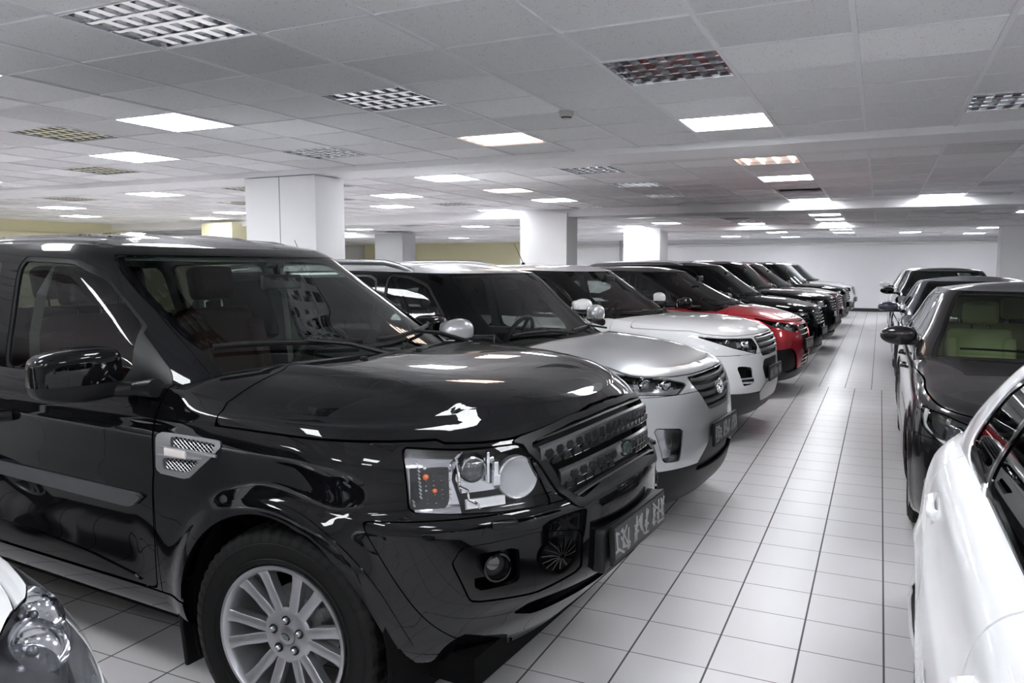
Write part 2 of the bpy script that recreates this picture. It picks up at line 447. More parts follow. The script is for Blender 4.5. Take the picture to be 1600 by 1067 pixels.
NAMES = {'lit': 'lit white ceiling light panel', 'warm': 'dim ceiling light with warm glowing tubes', 'off': 'unlit ceiling light with mirrored louvre', 'warmy': 'dim ceiling light with four warm tubes pointing down the aisle'}
def fixture(kind, c):
    x0, x1, y0, y1 = cell_box(c)
    cx, cy = (x0+x1)/2, (y0+y1)/2; w, d = (x1-x0)/2-.013, (y1-y0)/2-.007
    cx_s = (cx, cy)
    if kind not in protos:
        t = thing('ceiling_light', NAMES[kind], 'light')
        hb = MB()      # pan: open box
        zt = .09 if kind in ('lit', 'off') else .040
        hb.box((0, 0, zt), (2*w, 2*d, .004))
        for sx in (-1, 1): hb.box((sx*(w-.002), 0, zt/2), (.004, 2*d, zt))
        for sy in (-1, 1): hb.box((0, sy*(d-.002), zt/2), (2*w, .004, zt))
        hb.build('housing', MIRROR if kind == 'off' else mat('white pan', (.85, .85, .85), .4) if kind == 'lit' else mat('grey pan', (.3, .29, .29), .5), t)
        if kind == 'lit':
            b = MB().box((0, 0, .010), (2*w-.012, 2*d-.012, .004))
            for q in range(4):
                y = -d+(q+.5)*2*d/4; b.tube([(-w+.02, y, .006), (w-.02, y, .006)], .012, 8)
            b.build('diffuser', PANM, t)
        elif kind in ('warm', 'warmy'):
            MB().box((0, 0, .034), (2*w-.012, 2*d-.012, .004)).build('reflector', WARMB, t)  # emits by itself, in place of light caught from the tubes
            for q in range(4):
                y = -d+(q+.5)*2*d/4; x = -w+(q+.5)*2*w/4
                MB().tube([(-w+.02, y, .014), (w-.02, y, .014)] if kind == 'warm' else [(x, -d+.02, .014), (x, d-.02, .014)], .013, 10).build('tube', WARMT, t)
        else:
            for q in range(4):
                y = -d+(q+.5)*2*d/4
                MB().tube([(-w+.02, y, .075), (w-.02, y, .075)], .010, 8).build('tube', TUBEOFF, t)
            louvre_mb(-w+.006, w-.006, -d+.006, d-.006, .004, 4, 6).build('louvre', MIRROR, t)
        protos[kind] = t; o = t
    else:
        o = copy_tree(protos[kind])
    o.location = (cx, cy, CZ)
    return o
LIGHT_OBJS = []
BAYN = ('nearest bay', 'second bay', 'third bay', 'farthest bay')
ORD = ('first', 'second', 'third', 'fourth', 'fifth', 'sixth', 'seventh', 'eighth', 'ninth', 'tenth', 'eleventh', 'twelfth', 'thirteenth', 'fourteenth', 'fifteenth', 'sixteenth', 'seventeenth', 'eighteenth', 'nineteenth', 'twentieth', 'farthest', 'last')
STN = {'lit': 'lit white', 'off': 'unlit mirror-louvred', 'warm': 'dim warm-tubed', 'warmy': 'dim warm-tubed'}
cols_l = sorted({c[1] for c in fixt if c[1] < -2}, reverse=True); cols_r = sorted({c[1] for c in fixt if c[1] > -2})
for c, k in sorted(fixt.items()):
    if k == 'open': continue
    o = fixture(k, c)
    if c[1] == -2: row = 'row over the aisle'
    elif c[1] < -2: row = ORD[cols_l.index(c[1])]+' row left of aisle'
    else: row = ORD[cols_r.index(c[1])-1]+' row right of aisle'
    same = sorted(q[2] for q in fixt if q[0] == c[0] and q[1] == c[1])
    pos = ORD[same.index(c[2])]+' from the front'
    tag(o, '%s ceiling light, %s, %s, %s' % (STN[k], BAYN[c[0]], row, pos), 'light', 'recessed ceiling lights')
# ------------------------------------------------------------------ car body engine
def pchip(tab):
    if isinstance(tab, (int, float)): return lambda x: np.full_like(np.asarray(x, float), float(tab))
    t = sorted(tab); X = np.array([p[0] for p in t], float); Y = np.array([p[1] for p in t], float)
    if len(X) == 1: return lambda x: np.full_like(np.asarray(x, float), Y[0])
    h = np.diff(X); dl = np.diff(Y)/h; n = len(X); d = np.zeros(n)
    for i in range(1, n-1):
        if dl[i-1]*dl[i] > 0:
            w1 = 2*h[i]+h[i-1]; w2 = h[i]+2*h[i-1]
            d[i] = (w1+w2)/(w1/dl[i-1]+w2/dl[i])
    d[0] = dl[0]; d[-1] = dl[-1]
    def f(x):
        x = np.clip(np.asarray(x, float), X[0], X[-1])
        i = np.clip(np.searchsorted(X, x)-1, 0, n-2)
        t_ = (x-X[i])/h[i]; t2 = t_*t_; t3 = t2*t_
        return (2*t3-3*t2+1)*Y[i]+(t3-2*t2+t_)*h[i]*d[i]+(-2*t3+3*t2)*Y[i+1]+(t3-t2)*h[i]*d[i+1]
    return f

def pchip_rows(A, u, un):
    """monotone cubic through rows A[k] at parameters u, sampled at un"""
    h = np.diff(u); sh = (-1,)+(1,)*(A.ndim-1)
    dl = np.diff(A, axis=0)/h.reshape(sh); d = np.zeros_like(A)
    d[0] = dl[0]; d[-1] = dl[-1]
    for i in range(1, len(u)-1):
        w1 = 2*h[i]+h[i-1]; w2 = h[i]+2*h[i-1]
        ok = dl[i-1]*dl[i] > 0
        with np.errstate(divide='ignore', invalid='ignore'):
            v = (w1+w2)/(w1/dl[i-1]+w2/dl[i])
        d[i] = np.where(ok, v, 0)
    out = []
    for x in un:
        i = int(np.clip(np.searchsorted(u, x)-1, 0, len(u)-2)); t = (x-u[i])/h[i]; t2 = t*t; t3 = t2*t
        out.append((2*t3-3*t2+1)*A[i]+(t3-2*t2+t)*h[i]*d[i]+(-2*t3+3*t2)*A[i+1]+(t3-t2)*h[i]*d[i+1])
    return np.array(out)

class G:
    """polygon soup with a normal and two surface parameters at every vertex"""
    def __init__(s, P, Nn, U, F): s.P, s.N, s.U, s.F = P, Nn, U, F
    def clip(s, g):
        """split along g = 0; returns (part with g < 0, part with g > 0)"""
        P, Nn, U = s.P, s.N, s.U; n0 = len(P)
        neg = (g < 0).tolist(); gl = g.tolist()
        cut = {}; newa = []; A, B = [], []
        for f in s.F:
            c = 0
            for i in f:
                if neg[i]: c += 1
            if c == len(f): A.append(f); continue
            if c == 0: B.append(f); continue
            fa, fb = [], []; m = len(f)
            for k in range(m):
                i = f[k]; j = f[(k+1) % m]
                (fa if neg[i] else fb).append(i)
                if neg[i] != neg[j]:
                    key = (i, j) if i < j else (j, i)
                    q = cut.get(key)
                    if q is None:
                        t = gl[key[0]]/(gl[key[0]]-gl[key[1]])
                        q = cut[key] = n0+len(newa); newa.append((key[0], key[1], t))
                    fa.append(q); fb.append(q)
            if len(fa) > 2: A.append(tuple(fa))
            if len(fb) > 2: B.append(tuple(fb))
        if newa:
            a = np.array([x[0] for x in newa]); b = np.array([x[1] for x in newa]); t = np.array([x[2] for x in newa])[:, None]
            P = np.vstack([P, P[a]*(1-t)+P[b]*t]); U = np.vstack([U, U[a]*(1-t)+U[b]*t])
            M = Nn[a]*(1-t)+Nn[b]*t; M /= np.maximum(np.linalg.norm(M, axis=1, keepdims=True), 1e-9)
            Nn = np.vstack([Nn, M])
        return G(P, Nn, U, A).slim(), G(P, Nn, U, B).slim()
    def slim(s):
        if not s.F: return G(np.zeros((0, 3)), np.zeros((0, 3)), np.zeros((0, 2)), [])
        used = np.unique(np.concatenate([np.array(f) for f in s.F])) if len(s.F) < 50 else np.unique(np.fromiter((i for f in s.F for i in f), int))
        mp = np.full(len(s.P), -1); mp[used] = np.arange(len(used)); ml = mp.tolist()
        return G(s.P[used], s.N[used], s.U[used], [tuple(ml[i] for i in f) for f in s.F])
    def keep(s, *gs):
        r = s
        for g in gs: r = r.clip(g(r) if callable(g) else g)[0]
        return r

# masks: functions of a G giving a signed value, negative inside
def sd_poly(px, py, poly):
    d = np.full(len(px), 1e9); ins = np.zeros(len(px), bool); n = len(poly)
    for i in range(n):
        ax, ay = poly[i]; bx, by = poly[(i+1) % n]
        ex, ey = bx-ax, by-ay; wx, wy = px-ax, py-ay
        t = np.clip((wx*ex+wy*ey)/(ex*ex+ey*ey+1e-12), 0, 1)
        d = np.minimum(d, (wx-ex*t)**2+(wy-ey*t)**2)
        c1 = (ay <= py) & (by > py); c2 = (by <= py) & (ay > py); cr = ex*wy-ey*wx
        ins ^= (c1 & (cr > 0)) | (c2 & (cr < 0))
    d = np.sqrt(d)
    return np.where(ins, -d, d)
def soft(poly, r=.25, it=2):
    """corner cutting"""
    for _ in range(it):
        out = []
        n = len(poly)
        for i in range(n):
            a = poly[i]; b = poly[(i+1) % n]
            out += [(a[0]*(1-r)+b[0]*r, a[1]*(1-r)+b[1]*r), (a[0]*r+b[0]*(1-r), a[1]*r+b[1]*(1-r))]
        poly = out
    return poly
def m_xz(poly, rnd=.18, grow=0.0):
    pl = soft(poly, rnd) if rnd else poly
    return lambda s: sd_poly(s.P[:, 0], s.P[:, 2], pl)-grow
def m_yz(poly, xmin=.2, rnd=.18, grow=0.0):
    """front view; y given as distance from the centre line"""
    pl = soft(poly, rnd) if rnd else poly
    return lambda s: np.maximum(sd_poly(-s.P[:, 1], s.P[:, 2], pl)-grow, (xmin-s.P[:, 0])*.3)
def m_dg(poly, ang=45, xmin=.05, rnd=.12, grow=0.0):
    """seen along the front corner's diagonal; coordinate p = x cos - |y| sin"""
    c, q = math.cos(R(ang)), math.sin(R(ang))
    pl = soft(poly, rnd) if rnd else poly
    return lambda s: np.maximum(sd_poly(s.P[:, 0]*c+s.P[:, 1]*q, s.P[:, 2], pl)-grow, (xmin-s.P[:, 0])*.3)
def dgp(pts, ang=45):
    c, q = math.cos(R(ang)), math.sin(R(ang))
    return [(x*c-abs(y)*q, z) for x, y, z in pts]
def m_circ(cx, cz, r, ymin=.45): return lambda s: np.maximum(np.hypot(s.P[:, 0]-cx, s.P[:, 2]-cz)-r, (ymin+s.P[:, 1]))
def m_inv(m): return lambda s: -m(s)
def m_and(*ms): return lambda s: np.maximum.reduce([m(s) for m in ms])
def m_or(*ms): return lambda s: np.minimum.reduce([m(s) for m in ms])
def m_grow(m, d): return lambda s: m(s)-d
def m_f(fn): return lambda s: fn(s.P[:, 0], -s.P[:, 1], s.P[:, 2], s.U[:, 0], s.U[:, 1])
def m_above(tab, x0=None, x1=None):
    """above the line z = tab(x)"""
    f = pchip(tab)
    def g(s):
        r = f(s.P[:, 0])-s.P[:, 2]
        if x0 is not None: r = np.maximum(r, x0-s.P[:, 0])
        if x1 is not None: r = np.maximum(r, s.P[:, 0]-x1)
        return r
    return g

def emit(g, name, mt, parent, side='RL', off=0.0, flange=.012, offv=None):
    """side: R (y<0), L, RL (two objects), S (one symmetric object)"""
    if not g.F: return None
    P = g.P + g.N*off
    if offv is not None: P = P + np.asarray(offv)
    n = len(P)
    V = [P]; NN = [g.N]; F = list(g.F)
    if flange:
        ed = {}
        for f in g.F:
            m = len(f)
            for k in range(m):
                a, b = f[k], f[(k+1) % m]
                if (b, a) in ed: del ed[(b, a)]
                else: ed[(a, b)] = 1
        yy = np.abs(g.P[:, 1])
        if side == 'S': ed = [e for e in ed if not (yy[e[0]] < 2e-3 and yy[e[1]] < 2e-3)]
        else: ed = list(ed)
        vt = {}
        acc = {}
        for a, b in ed:
            d = P[b]-P[a]; fn = np.cross(d, g.N[a]); l = np.linalg.norm(fn)
            if l < 1e-12: continue
            fn = fn/l
            for q in (a, b): acc[q] = acc.get(q, 0)+fn
        ks = list(acc)
        for i, q in enumerate(ks): vt[q] = n+i
        if ks:
            top = P[ks]; fnn = np.array([acc[q] for q in ks]); fnn /= np.maximum(np.linalg.norm(fnn, axis=1, keepdims=True), 1e-9)
            bot = top-g.N[ks]*flange
            V += [top, bot]; NN += [fnn, fnn]; m = len(ks)
            for a, b in ed:
                if a in vt and b in vt: F.append((vt[b], vt[a], vt[a]+m, vt[b]+m))
    V = np.vstack(V); NN = np.vstack(NN)
    def mk(V, NN, F):
        me = bpy.data.meshes.new(name)
        me.from_pydata(V.tolist(), [], F)
        me.polygons.foreach_set('use_smooth', [True]*len(me.polygons))
        try: me.normals_split_custom_set_from_vertices(NN.tolist())
        except Exception: pass
        return link(name, me, parent, mt)
    mir = np.array([1, -1, 1.0])
    out = []
    if side == 'S':
        k = len(V)
        F2 = F+[tuple(i+k for i in reversed(f)) for f in F]
        return mk(np.vstack([V, V*mir]), np.vstack([NN, NN*mir]), F2)
    if 'R' in side: out.append(mk(V, NN, F))
    if 'L' in side: out.append(mk(V*mir, NN*mir, [tuple(reversed(f)) for f in F]))
    return out if len(out) > 1 else out[0]

def ring(lv, nf, ns, nr):
    zt, wt, xf, lf, ef, xr, lr, er = lv
    z = pchip(zt); w = pchip(wt)
    a = np.linspace(0, math.pi/2, nf)
    xa = xf-lf; x1 = xa+lf*np.cos(a)**(2/ef); s1 = np.sin(a)**(2/ef)
    xb = xr+lr; x2 = np.linspace(xa, xb, ns+2)[1:-1]
    a3 = np.linspace(math.pi/2, 0, nr)
    x3 = xb-lr*np.cos(a3)**(2/er); s3 = np.sin(a3)**(2/er)
    x = np.concatenate([x1, x2, x3]); s = np.concatenate([s1, np.ones(ns), s3])
    return np.stack([x, -w(x)*s, z(x)], 1)

def surface(levels, crown, p=4.0, res=1.0, roll=.12, rollr=.12, mtop=20, warp=None, nf=40, ns=110, nr=16):
    nf, ns, nr, mt = int(nf*res), int(ns*res), max(8, int(nr*res)), max(8, int(mtop*res))
    A = np.array([ring(l, nf, ns, nr) for l in levels])
    dist = [0]
    for k in range(1, len(A)): dist.append(dist[-1]+max(.004, float(np.median(np.linalg.norm(A[k]-A[k-1], axis=1)))))
    u = np.array(dist); un = []; step = .017/res
    for k in range(len(u)-1):
        m = max(2, int(round((u[k+1]-u[k])/step)))
        un += list(np.linspace(u[k], u[k+1], m, endpoint=False))
    un.append(u[-1])
    B = pchip_rows(A, u, un)
    lvl = np.interp(un, u, np.arange(len(u)))
    top = B[-1]; zc = pchip(crown); xf, xr = top[:, 0].max(), top[:, 0].min()
    rows = []
    for i in range(1, mt+1):
        s = (i/mt)**1.7
        y = top[:, 1]*(1-s); x = top[:, 0]
        k = np.clip((xf-x)/roll, 0, 1); k = np.sqrt(np.maximum(0, 1-(1-k)**2))
        k2 = np.clip((x-xr)/rollr, 0, 1); k2 = np.sqrt(np.maximum(0, 1-(1-k2)**2))
        h = (zc(x)-top[:, 2])*k*k2
        rows.append(np.stack([x, y, top[:, 2]+h*(1-(1-s)**p)], 1))
        lvl = np.append(lvl, len(u)-1+s)
    B = np.vstack([B, np.array(rows)])
    if warp: B = warp(B)
    K, T = B.shape[:2]
    FN = np.cross(B[1:, 1:]-B[:-1, :-1], B[:-1, 1:]-B[1:, :-1])
    VN = np.zeros_like(B)
    VN[1:, 1:] += FN; VN[:-1, :-1] += FN; VN[:-1, 1:] += FN; VN[1:, :-1] += FN
    # orientation: outward
    mid = VN[K//3, nf+ns//2]
    sg = -1.0 if mid[1] > 0 else 1.0
    VN *= sg
    VN[:, 0, 1] = 0; VN[:, -1, 1] = 0; VN[-1, :, 1] = 0
    l = np.linalg.norm(VN, axis=2, keepdims=True)
    bad = l[..., 0] < 1e-11
    VN = np.where(l > 1e-11, VN/np.maximum(l, 1e-12), 0)
    if bad.any():
        for k, t in zip(*np.nonzero(bad)):
            VN[k, t] = VN[k, min(t+1, T-2)] if t < T/2 else VN[k, max(t-1, 1)]
            if np.linalg.norm(VN[k, t]) < .5: VN[k, t] = (0, 0, 1)
    tt = np.concatenate([np.linspace(0, 1, nf), np.linspace(1, 2, ns+2)[1:-1], np.linspace(2, 3, nr)])
    U = np.stack([np.broadcast_to(tt[None, :], (K, T)), np.broadcast_to(np.array(lvl)[:, None], (K, T))], 2)
    F = []
    P = B.reshape(-1, 3)
    for k in range(K-1):
        for t in range(T-1):
            a, b, c, d = k*T+t, k*T+t+1, (k+1)*T+t+1, (k+1)*T+t
            F.append((a, b, c, d) if sg > 0 else (a, d, c, b))
    # check the winding against the normals
    f = F[(K//3)*(T-1)+nf+ns//2]
    fn = np.cross(P[f[1]]-P[f[0]], P[f[2]]-P[f[1]])
    if fn[1] > 0: F = [q[::-1] for q in F]
    # drop degenerate faces on the centre line
    area_ok = []
    for q in F:
        p0, p1, p2, p3 = P[q[0]], P[q[1]], P[q[2]], P[q[3]]
        area_ok.append(True)
    return G(P, VN.reshape(-1, 3), U.reshape(-1, 2).copy(), F)

def flare_warp(axles, r0, r1, amp, ymin=.5, z0=.36):
    def w(B):
        B = B.copy()
        for ax in axles:
            d = np.hypot(B[..., 0]-ax, B[..., 2]-z0)
            k = np.clip((r1-d)/(r1-r0), 0, 1); k = k*k*(3-2*k)
            side = np.clip((-B[..., 1]-ymin)/.2, 0, 1)
            low = np.clip((B[..., 2]-.0)/.1, 0, 1)
            B[..., 1] -= amp*k*side*low
        return B
    return w

class Shell:
    """a surface whose panels are cut away one after another"""
    def __init__(s, g, parent, mt): s.g, s.parent, s.mt = g, parent, mt; s.base = g
    def cut(s, mask, gap=.004):
        gv = mask(s.g)
        a, rest = s.g.clip(gv+gap/2)
        s.g = rest.clip(-(mask(rest)-gap/2))[0] if gap else rest
        return a
    def panel(s, mask, name, mt=None, side='RL', gap=.004, flange=.012, off=0.0):
        a = s.cut(mask, gap)
        return emit(a, name, mt or s.mt, s.parent, side, off, flange)
    def drop(s, mask): s.g = s.g.clip(mask(s.g))[1]
    def bvh(s):
        P = s.base.P; k = len(P)
        F = [f for f in s.base.F]
        V = P.tolist()+(P*np.array([1, -1, 1])).tolist()
        return BVHTree.FromPolygons(V, F+[tuple(i+k for i in reversed(f)) for f in F])

def frame_at(p, n, up=(0, 0, 1)):
    """matrix with z along n, y as near as possible to up"""
    n = Vector(n).normalized(); u = Vector(up); x = u.cross(n).normalized(); y = n.cross(x)
    return Matrix(((x.x, y.x, n.x, p[0]), (x.y, y.y, n.y, p[1]), (x.z, y.z, n.z, p[2]), (0, 0, 0, 1)))

# ------------------------------------------------------------------ wheels
def wheel(parent, name, x, y, z, Rt, W, Rr, spokes, side, steer=0.0, hero=False, alloy=None, pair=0.0, sw=(.036, .03), cap='plain', caliper=True):
    """side -1: outer face towards -y.  local frame: z = outward axle"""
    alloy = alloy or ALLOY
    key = (round(Rt, 3), round(W, 3), round(Rr, 3), spokes, hero, alloy.name, pair, sw)
    root = bpy.data.objects.new(name, None); COL.objects.link(root); root.parent = parent; root.empty_display_size = .1
    root.location = (x, y, z)
    root.rotation_euler = (R(90) if side < 0 else R(-90), 0, 0)
    if steer: root.rotation_euler = (Matrix.Rotation(steer, 3, 'Z') @ Matrix.Rotation(R(90) if side < 0 else R(-90), 3, 'X')).to_euler()
    if key in WHEELS:
        for nm, me, m in WHEELS[key]: link(nm, me, root, m)
        return root
    lst = []
    n = 160 if hero else 72
    h = W/2
    def done(o, m): lst.append((o.name.split('.')[0], o.data, None)); o.data['m'] = 1
    # tyre
    mb = MB(); vs, fs = [], []
    prof = [(Rr-.004, -h+.03), (Rr+.008, -h+.012), (Rr+.03, -h+.004), (Rr+(Rt-Rr)*.55, -h), (Rt-.022, -h+.008), (Rt-.008, -h+.020)]
    tr = [(-h+.024, 0), (-h*.52, 0), (-h*.52+.004, 1), (-h*.44, 1), (-h*.44+.004, 0), (-.006, 0), (-.002, 1), (.006, 1), (.010, 0), (h*.44, 0), (h*.44+.004, 1), (h*.52-.004, 1), (h*.52, 0), (h-.024, 0)]
    for i in range(n):
        a = 2*math.pi*i/n; blk = (i % 3 == 0)
        row = list(prof)
        for q, (hh, gr) in enumerate(tr):
            cr = Rt-.010*(abs(hh)/h)**3
            lat = .007 if (blk and abs(hh) > h*.40) else (.005 if (i % 4 == 1) else 0)
            row.append((cr-(.009 if gr else lat), hh))
        row += [(r-(.008 if (blk and k2 == 0) else 0), -hh) for k2, (r, hh) in enumerate(reversed(prof))]
        for r, hh in row: vs.append((r*math.cos(a), r*math.sin(a), hh))
    k = len(row)
    for i in range(n):
        j = (i+1) % n
        for q in range(k-1): fs.append((i*k+q, j*k+q, j*k+q+1, i*k+q+1))
    mb.add(vs, fs, True)
    for rr, hh in ((Rr+(Rt-Rr)*.22, h-.001), (Rr+(Rt-Rr)*.62, h+.0002)):
        mb.tube([(rr*math.cos(2*math.pi*i/64), rr*math.sin(2*math.pi*i/64), hh-.001) for i in range(64)], .0016, 4, closed=True)
    done(mb.build('tyre', RUBBER, root, auto=True), RUBBER)
    # rim: barrel, lip, spokes, hub
    mb = MB()
    mb.lathe([(Rr+.004, h-.012), (Rr+.004, h-.004), (Rr-.006, h-.003), (Rr-.013, h-.010), (Rr-.018, h-.03), (Rr-.022, .02), (Rr-.030, -h+.03), (Rr, -h+.02)], 96 if hero else 48)
    hz = h-.028
    def spoke(a0, r0, r1, da0, da1, w0, w1):
        """tapered bar from hub radius r0 (angle a0+da0) to the lip r1 (angle a0+da1)"""
        st = 7; top = []; prev = None
        L, Rg = [], []
        for i in range(st+1):
            t = i/st; r = r0+(r1-r0)*t
            da = da0+(da1-da0)*(t**.75); a = a0+da
            w = (w0+(w1-w0)*t)*(1+.10*math.sin(t*math.pi*2.2))
            c = Vector((r*math.cos(a), r*math.sin(a), 0)); tn = Vector((-math.sin(a), math.cos(a), 0))
            zz = hz-.012+.020*t**1.4 + (.006 if t > .9 else 0)
            L.append((c+tn*w/2, zz)); Rg.append((c-tn*w/2, zz))
        vs = []; fs = []
        for (a, za), (b, zb) in zip(L, Rg):
            vs += [(a.x, a.y, za-.003), (a.x*.995+(b.x-a.x)*.12, a.y*.995+(b.y-a.y)*.12, za), (b.x*.995+(a.x-b.x)*.12, b.y*.995+(a.y-b.y)*.12, zb), (b.x, b.y, zb-.003), (b.x+(a.x-b.x)*.1, b.y+(a.y-b.y)*.1, zb-.038), (a.x+(b.x-a.x)*.1, a.y+(b.y-a.y)*.1, za-.038)]
        m6 = 6
        for i in range(st):
            for q in range(m6):
                p = (q+1) % m6
                fs.append((i*m6+q, i*m6+p, (i+1)*m6+p, (i+1)*m6+q))
        fs.append(tuple(range(m6))); fs.append(tuple(range(st*m6, st*m6+m6))[::-1])
        mb.add(vs, fs, True)
    for i in range(spokes):
        a = 2*math.pi*i/spokes + R(2 if hero else 90)
        if pair:
            spoke(a, .070, Rr-.008, R(11.5), R(pair), sw[0], sw[1]); spoke(a, .070, Rr-.008, -R(11.5), -R(pair), sw[0], sw[1])
        else: spoke(a, .05, Rr-.008, 0, 0, sw[0], sw[1])
    hr = .094 if pair else .070
    mb.lathe([(0, hz-.030), (.030, hz-.030), (.032, hz-.014), (.050, hz-.012), (hr-.01, hz-.011), (hr, hz-.018), (hr-.01, hz-.05)], 48)
    mb.lathe([(0, -h+.06), (hr, -h+.06), (hr, hz-.04)], 24)
    for i in range(5):
        a = 2*math.pi*i/5 + R(18)
        T = Matrix.Translation((.054*math.cos(a), .054*math.sin(a), hz-.013))
        nut = MB() if hero else mb
        nut.lathe([(0, .003), (.0155, .003), (.0155, .0055), (.0135, .0055), (.0135, .0035)], 20, T)
        nut.cur = 1 if hero else 0
        nut.lathe([(0, .016), (.006, .016), (.0095, .012), (.0105, .004), (.0105, 0)], 6, T, smooth=False)
        if hero: done(nut.build('wheel_nut', [BLACKPL, ALLOY], root), None)
    done(mb.build('rim', alloy, root), alloy)
    cp = MB(); cp.lathe([(0, .007), (.018, .0065), (.029, .003), (.031, -.004)], 40, Matrix.Translation((0, 0, hz-.013)))
    done(cp.build('centre_cap', SATIN, root), SATIN)
    bd = MB(); bd.lathe([(.05, -.005), (.148, -.005), (.148, -.026), (.05, -.026)], 48, Matrix.Translation((0, 0, 0)), close=True)
    done(bd.build('brake_disc', DISC, root), DISC)
    cl = MB()
    pts = [(r*math.cos(a), r*math.sin(a)) for r, aa in ((.095, 1), (.165, -1)) for a in ([R(q) for q in ((-22, -8, 8, 22) if aa > 0 else (24, 8, -8, -24))])]
    cl.prism(pts, -.035, .018)
    done(cl.build('brake_caliper', DISC, root, bevel=.006), DISC)
    if hero:
        eb = MB()
        a = [(.0175*math.cos(t*2*math.pi/32), .0105*math.sin(t*2*math.pi/32)) for t in range(32)]
        Mx = Matrix.Translation((0, 0, hz-.013)) @ Matrix.Rotation(R(-28), 4, 'Z')
        eb.prism(a, .0055, .0085, Mx); done(eb.build('cap_badge', mat('badge dark green', (.01, .035, .02), .2, coat=1), root), None)
        tx = MB(); text_mb(tx, 'LAND', .0085, Mx @ Matrix.Translation((0, .0035, .009)), .0008); text_mb(tx, 'ROVER', .0085, Mx @ Matrix.Translation((0, -.004, .009)), .0008)
        done(tx.build('badge_lettering', CHROME, root), None)
    WHEELS[key] = [(nm, me, None) for nm, me, _ in lst]
    return root
WHEELS = {}
# ------------------------------------------------------------------ car parts
def superball(c, r, e=.6, nu=40, nv=24, M=None, shear=None):
    """rounded-box-like closed surface as a G"""
    P = []
    def sp(v, k): return math.copysign(abs(v)**k, v)
    for j in range(nv+1):
        ph = math.pi*j/nv
        for i in range(nu):
            a = 2*math.pi*i/nu
            x, y, z = sp(math.sin(ph), e)*sp(math.cos(a), e), sp(math.sin(ph), e)*sp(math.sin(a), e), sp(math.cos(ph), e)
            p = Vector((x*r[0], y*r[1], z*r[2]))
            if shear: p = Vector(shear(p))
            if M is not None: p = M @ p
            P.append((p.x+c[0], p.y+c[1], p.z+c[2]))
    F = []
    for j in range(nv):
        for i in range(nu):
            k = (i+1) % nu
            F.append((j*nu+i, (j+1)*nu+i, (j+1)*nu+k, j*nu+k))
    P = np.array(P); VN = np.zeros_like(P)
    for f in F:
        n = np.cross(P[f[2]]-P[f[0]], P[f[3]]-P[f[1]])
        for q in f: VN[q] += n
    VN[:nu] = VN[:nu].sum(0); VN[-nu:] = VN[-nu:].sum(0)
    VN /= np.maximum(np.linalg.norm(VN, axis=1, keepdims=True), 1e-12)
    cc = P.mean(0)
    if ((P-cc)*VN).sum() < 0: VN = -VN; F = [f[::-1] for f in F]
    return G(P, VN, np.zeros((len(P), 2)), F)

def mirrors(root, pos, size, paintm, lower=BLACKPL, split=-.25, arm=(.10, -.03, .06), e=.62, tilt=0.0):
    """door mirrors on both sides; pos = centre of the right one (y negative)"""
    x, y, z = pos; a, b, c = size
    for sd in (1, -1):      # sd = 1: the right-hand mirror, y stays negative
        nm = 'side_mirror'
        mr = bpy.data.objects.new(nm, None); COL.objects.link(mr); mr.parent = root; mr.location = (x, y*sd, z); mr.empty_display_size = .1
        M = Matrix.Rotation(R(-8+tilt)*sd, 3, 'Z')
        def sh(p):
            k = 1-.22*(p.y*sd*-1/b) if p.y*sd < 0 else 1      # thinner towards the outer end
            return (p.x*(1-.25*abs(p.y)/b), p.y, p.z*(1-.16*max(0, -p.y*sd/b)) - .06*p.y*sd*-1*0)
        g = superball((0, 0, 0), (a, b, c), e, M=M, shear=sh)
        g.P[:, 0] = np.where(g.P[:, 0] < -a*.55, -a*.55+(g.P[:, 0]+a*.55)*.12, g.P[:, 0])
        up, lo = g.clip(split*c-g.P[:, 2])
        emit(up, 'mirror_cap', paintm, mr, 'R', 0, .004)
        emit(lo, 'mirror_base', lower, mr, 'R', -.002, .004)
        gl = MB(); pl = [(b*.82*math.copysign(abs(math.cos(t))**.6, math.cos(t)), c*.78*math.copysign(abs(math.sin(t))**.6, math.sin(t))) for t in [2*math.pi*i/28 for i in range(28)]]
        gl.prism(pl, 0, .006, Matrix.Translation((-a*.62, 0, 0)) @ M.to_4x4() @ Matrix.Rotation(R(-90), 4, 'Y') @ Matrix.Rotation(R(90), 4, 'Z'))
        gl.build('mirror_glass', CHROME, mr)
        ar = MB()
        q0 = Vector((a*.1, -b*.35*(-sd), -c*.62)); q1 = Vector((arm[0]*.45, (b+arm[2]*.4)*sd*-1*-1, -c*.66)); q1.y = (b+arm[2]*.5)*sd; q2 = Vector((arm[0], (b+arm[2])*sd, -c*.72+arm[1]))
        q0.y = b*.35*sd
        ar.tube([q0, q1, q2], [c*.36, c*.30, c*.40], 12, flat=.9)
        ar.build('mirror_arm', lower, mr)

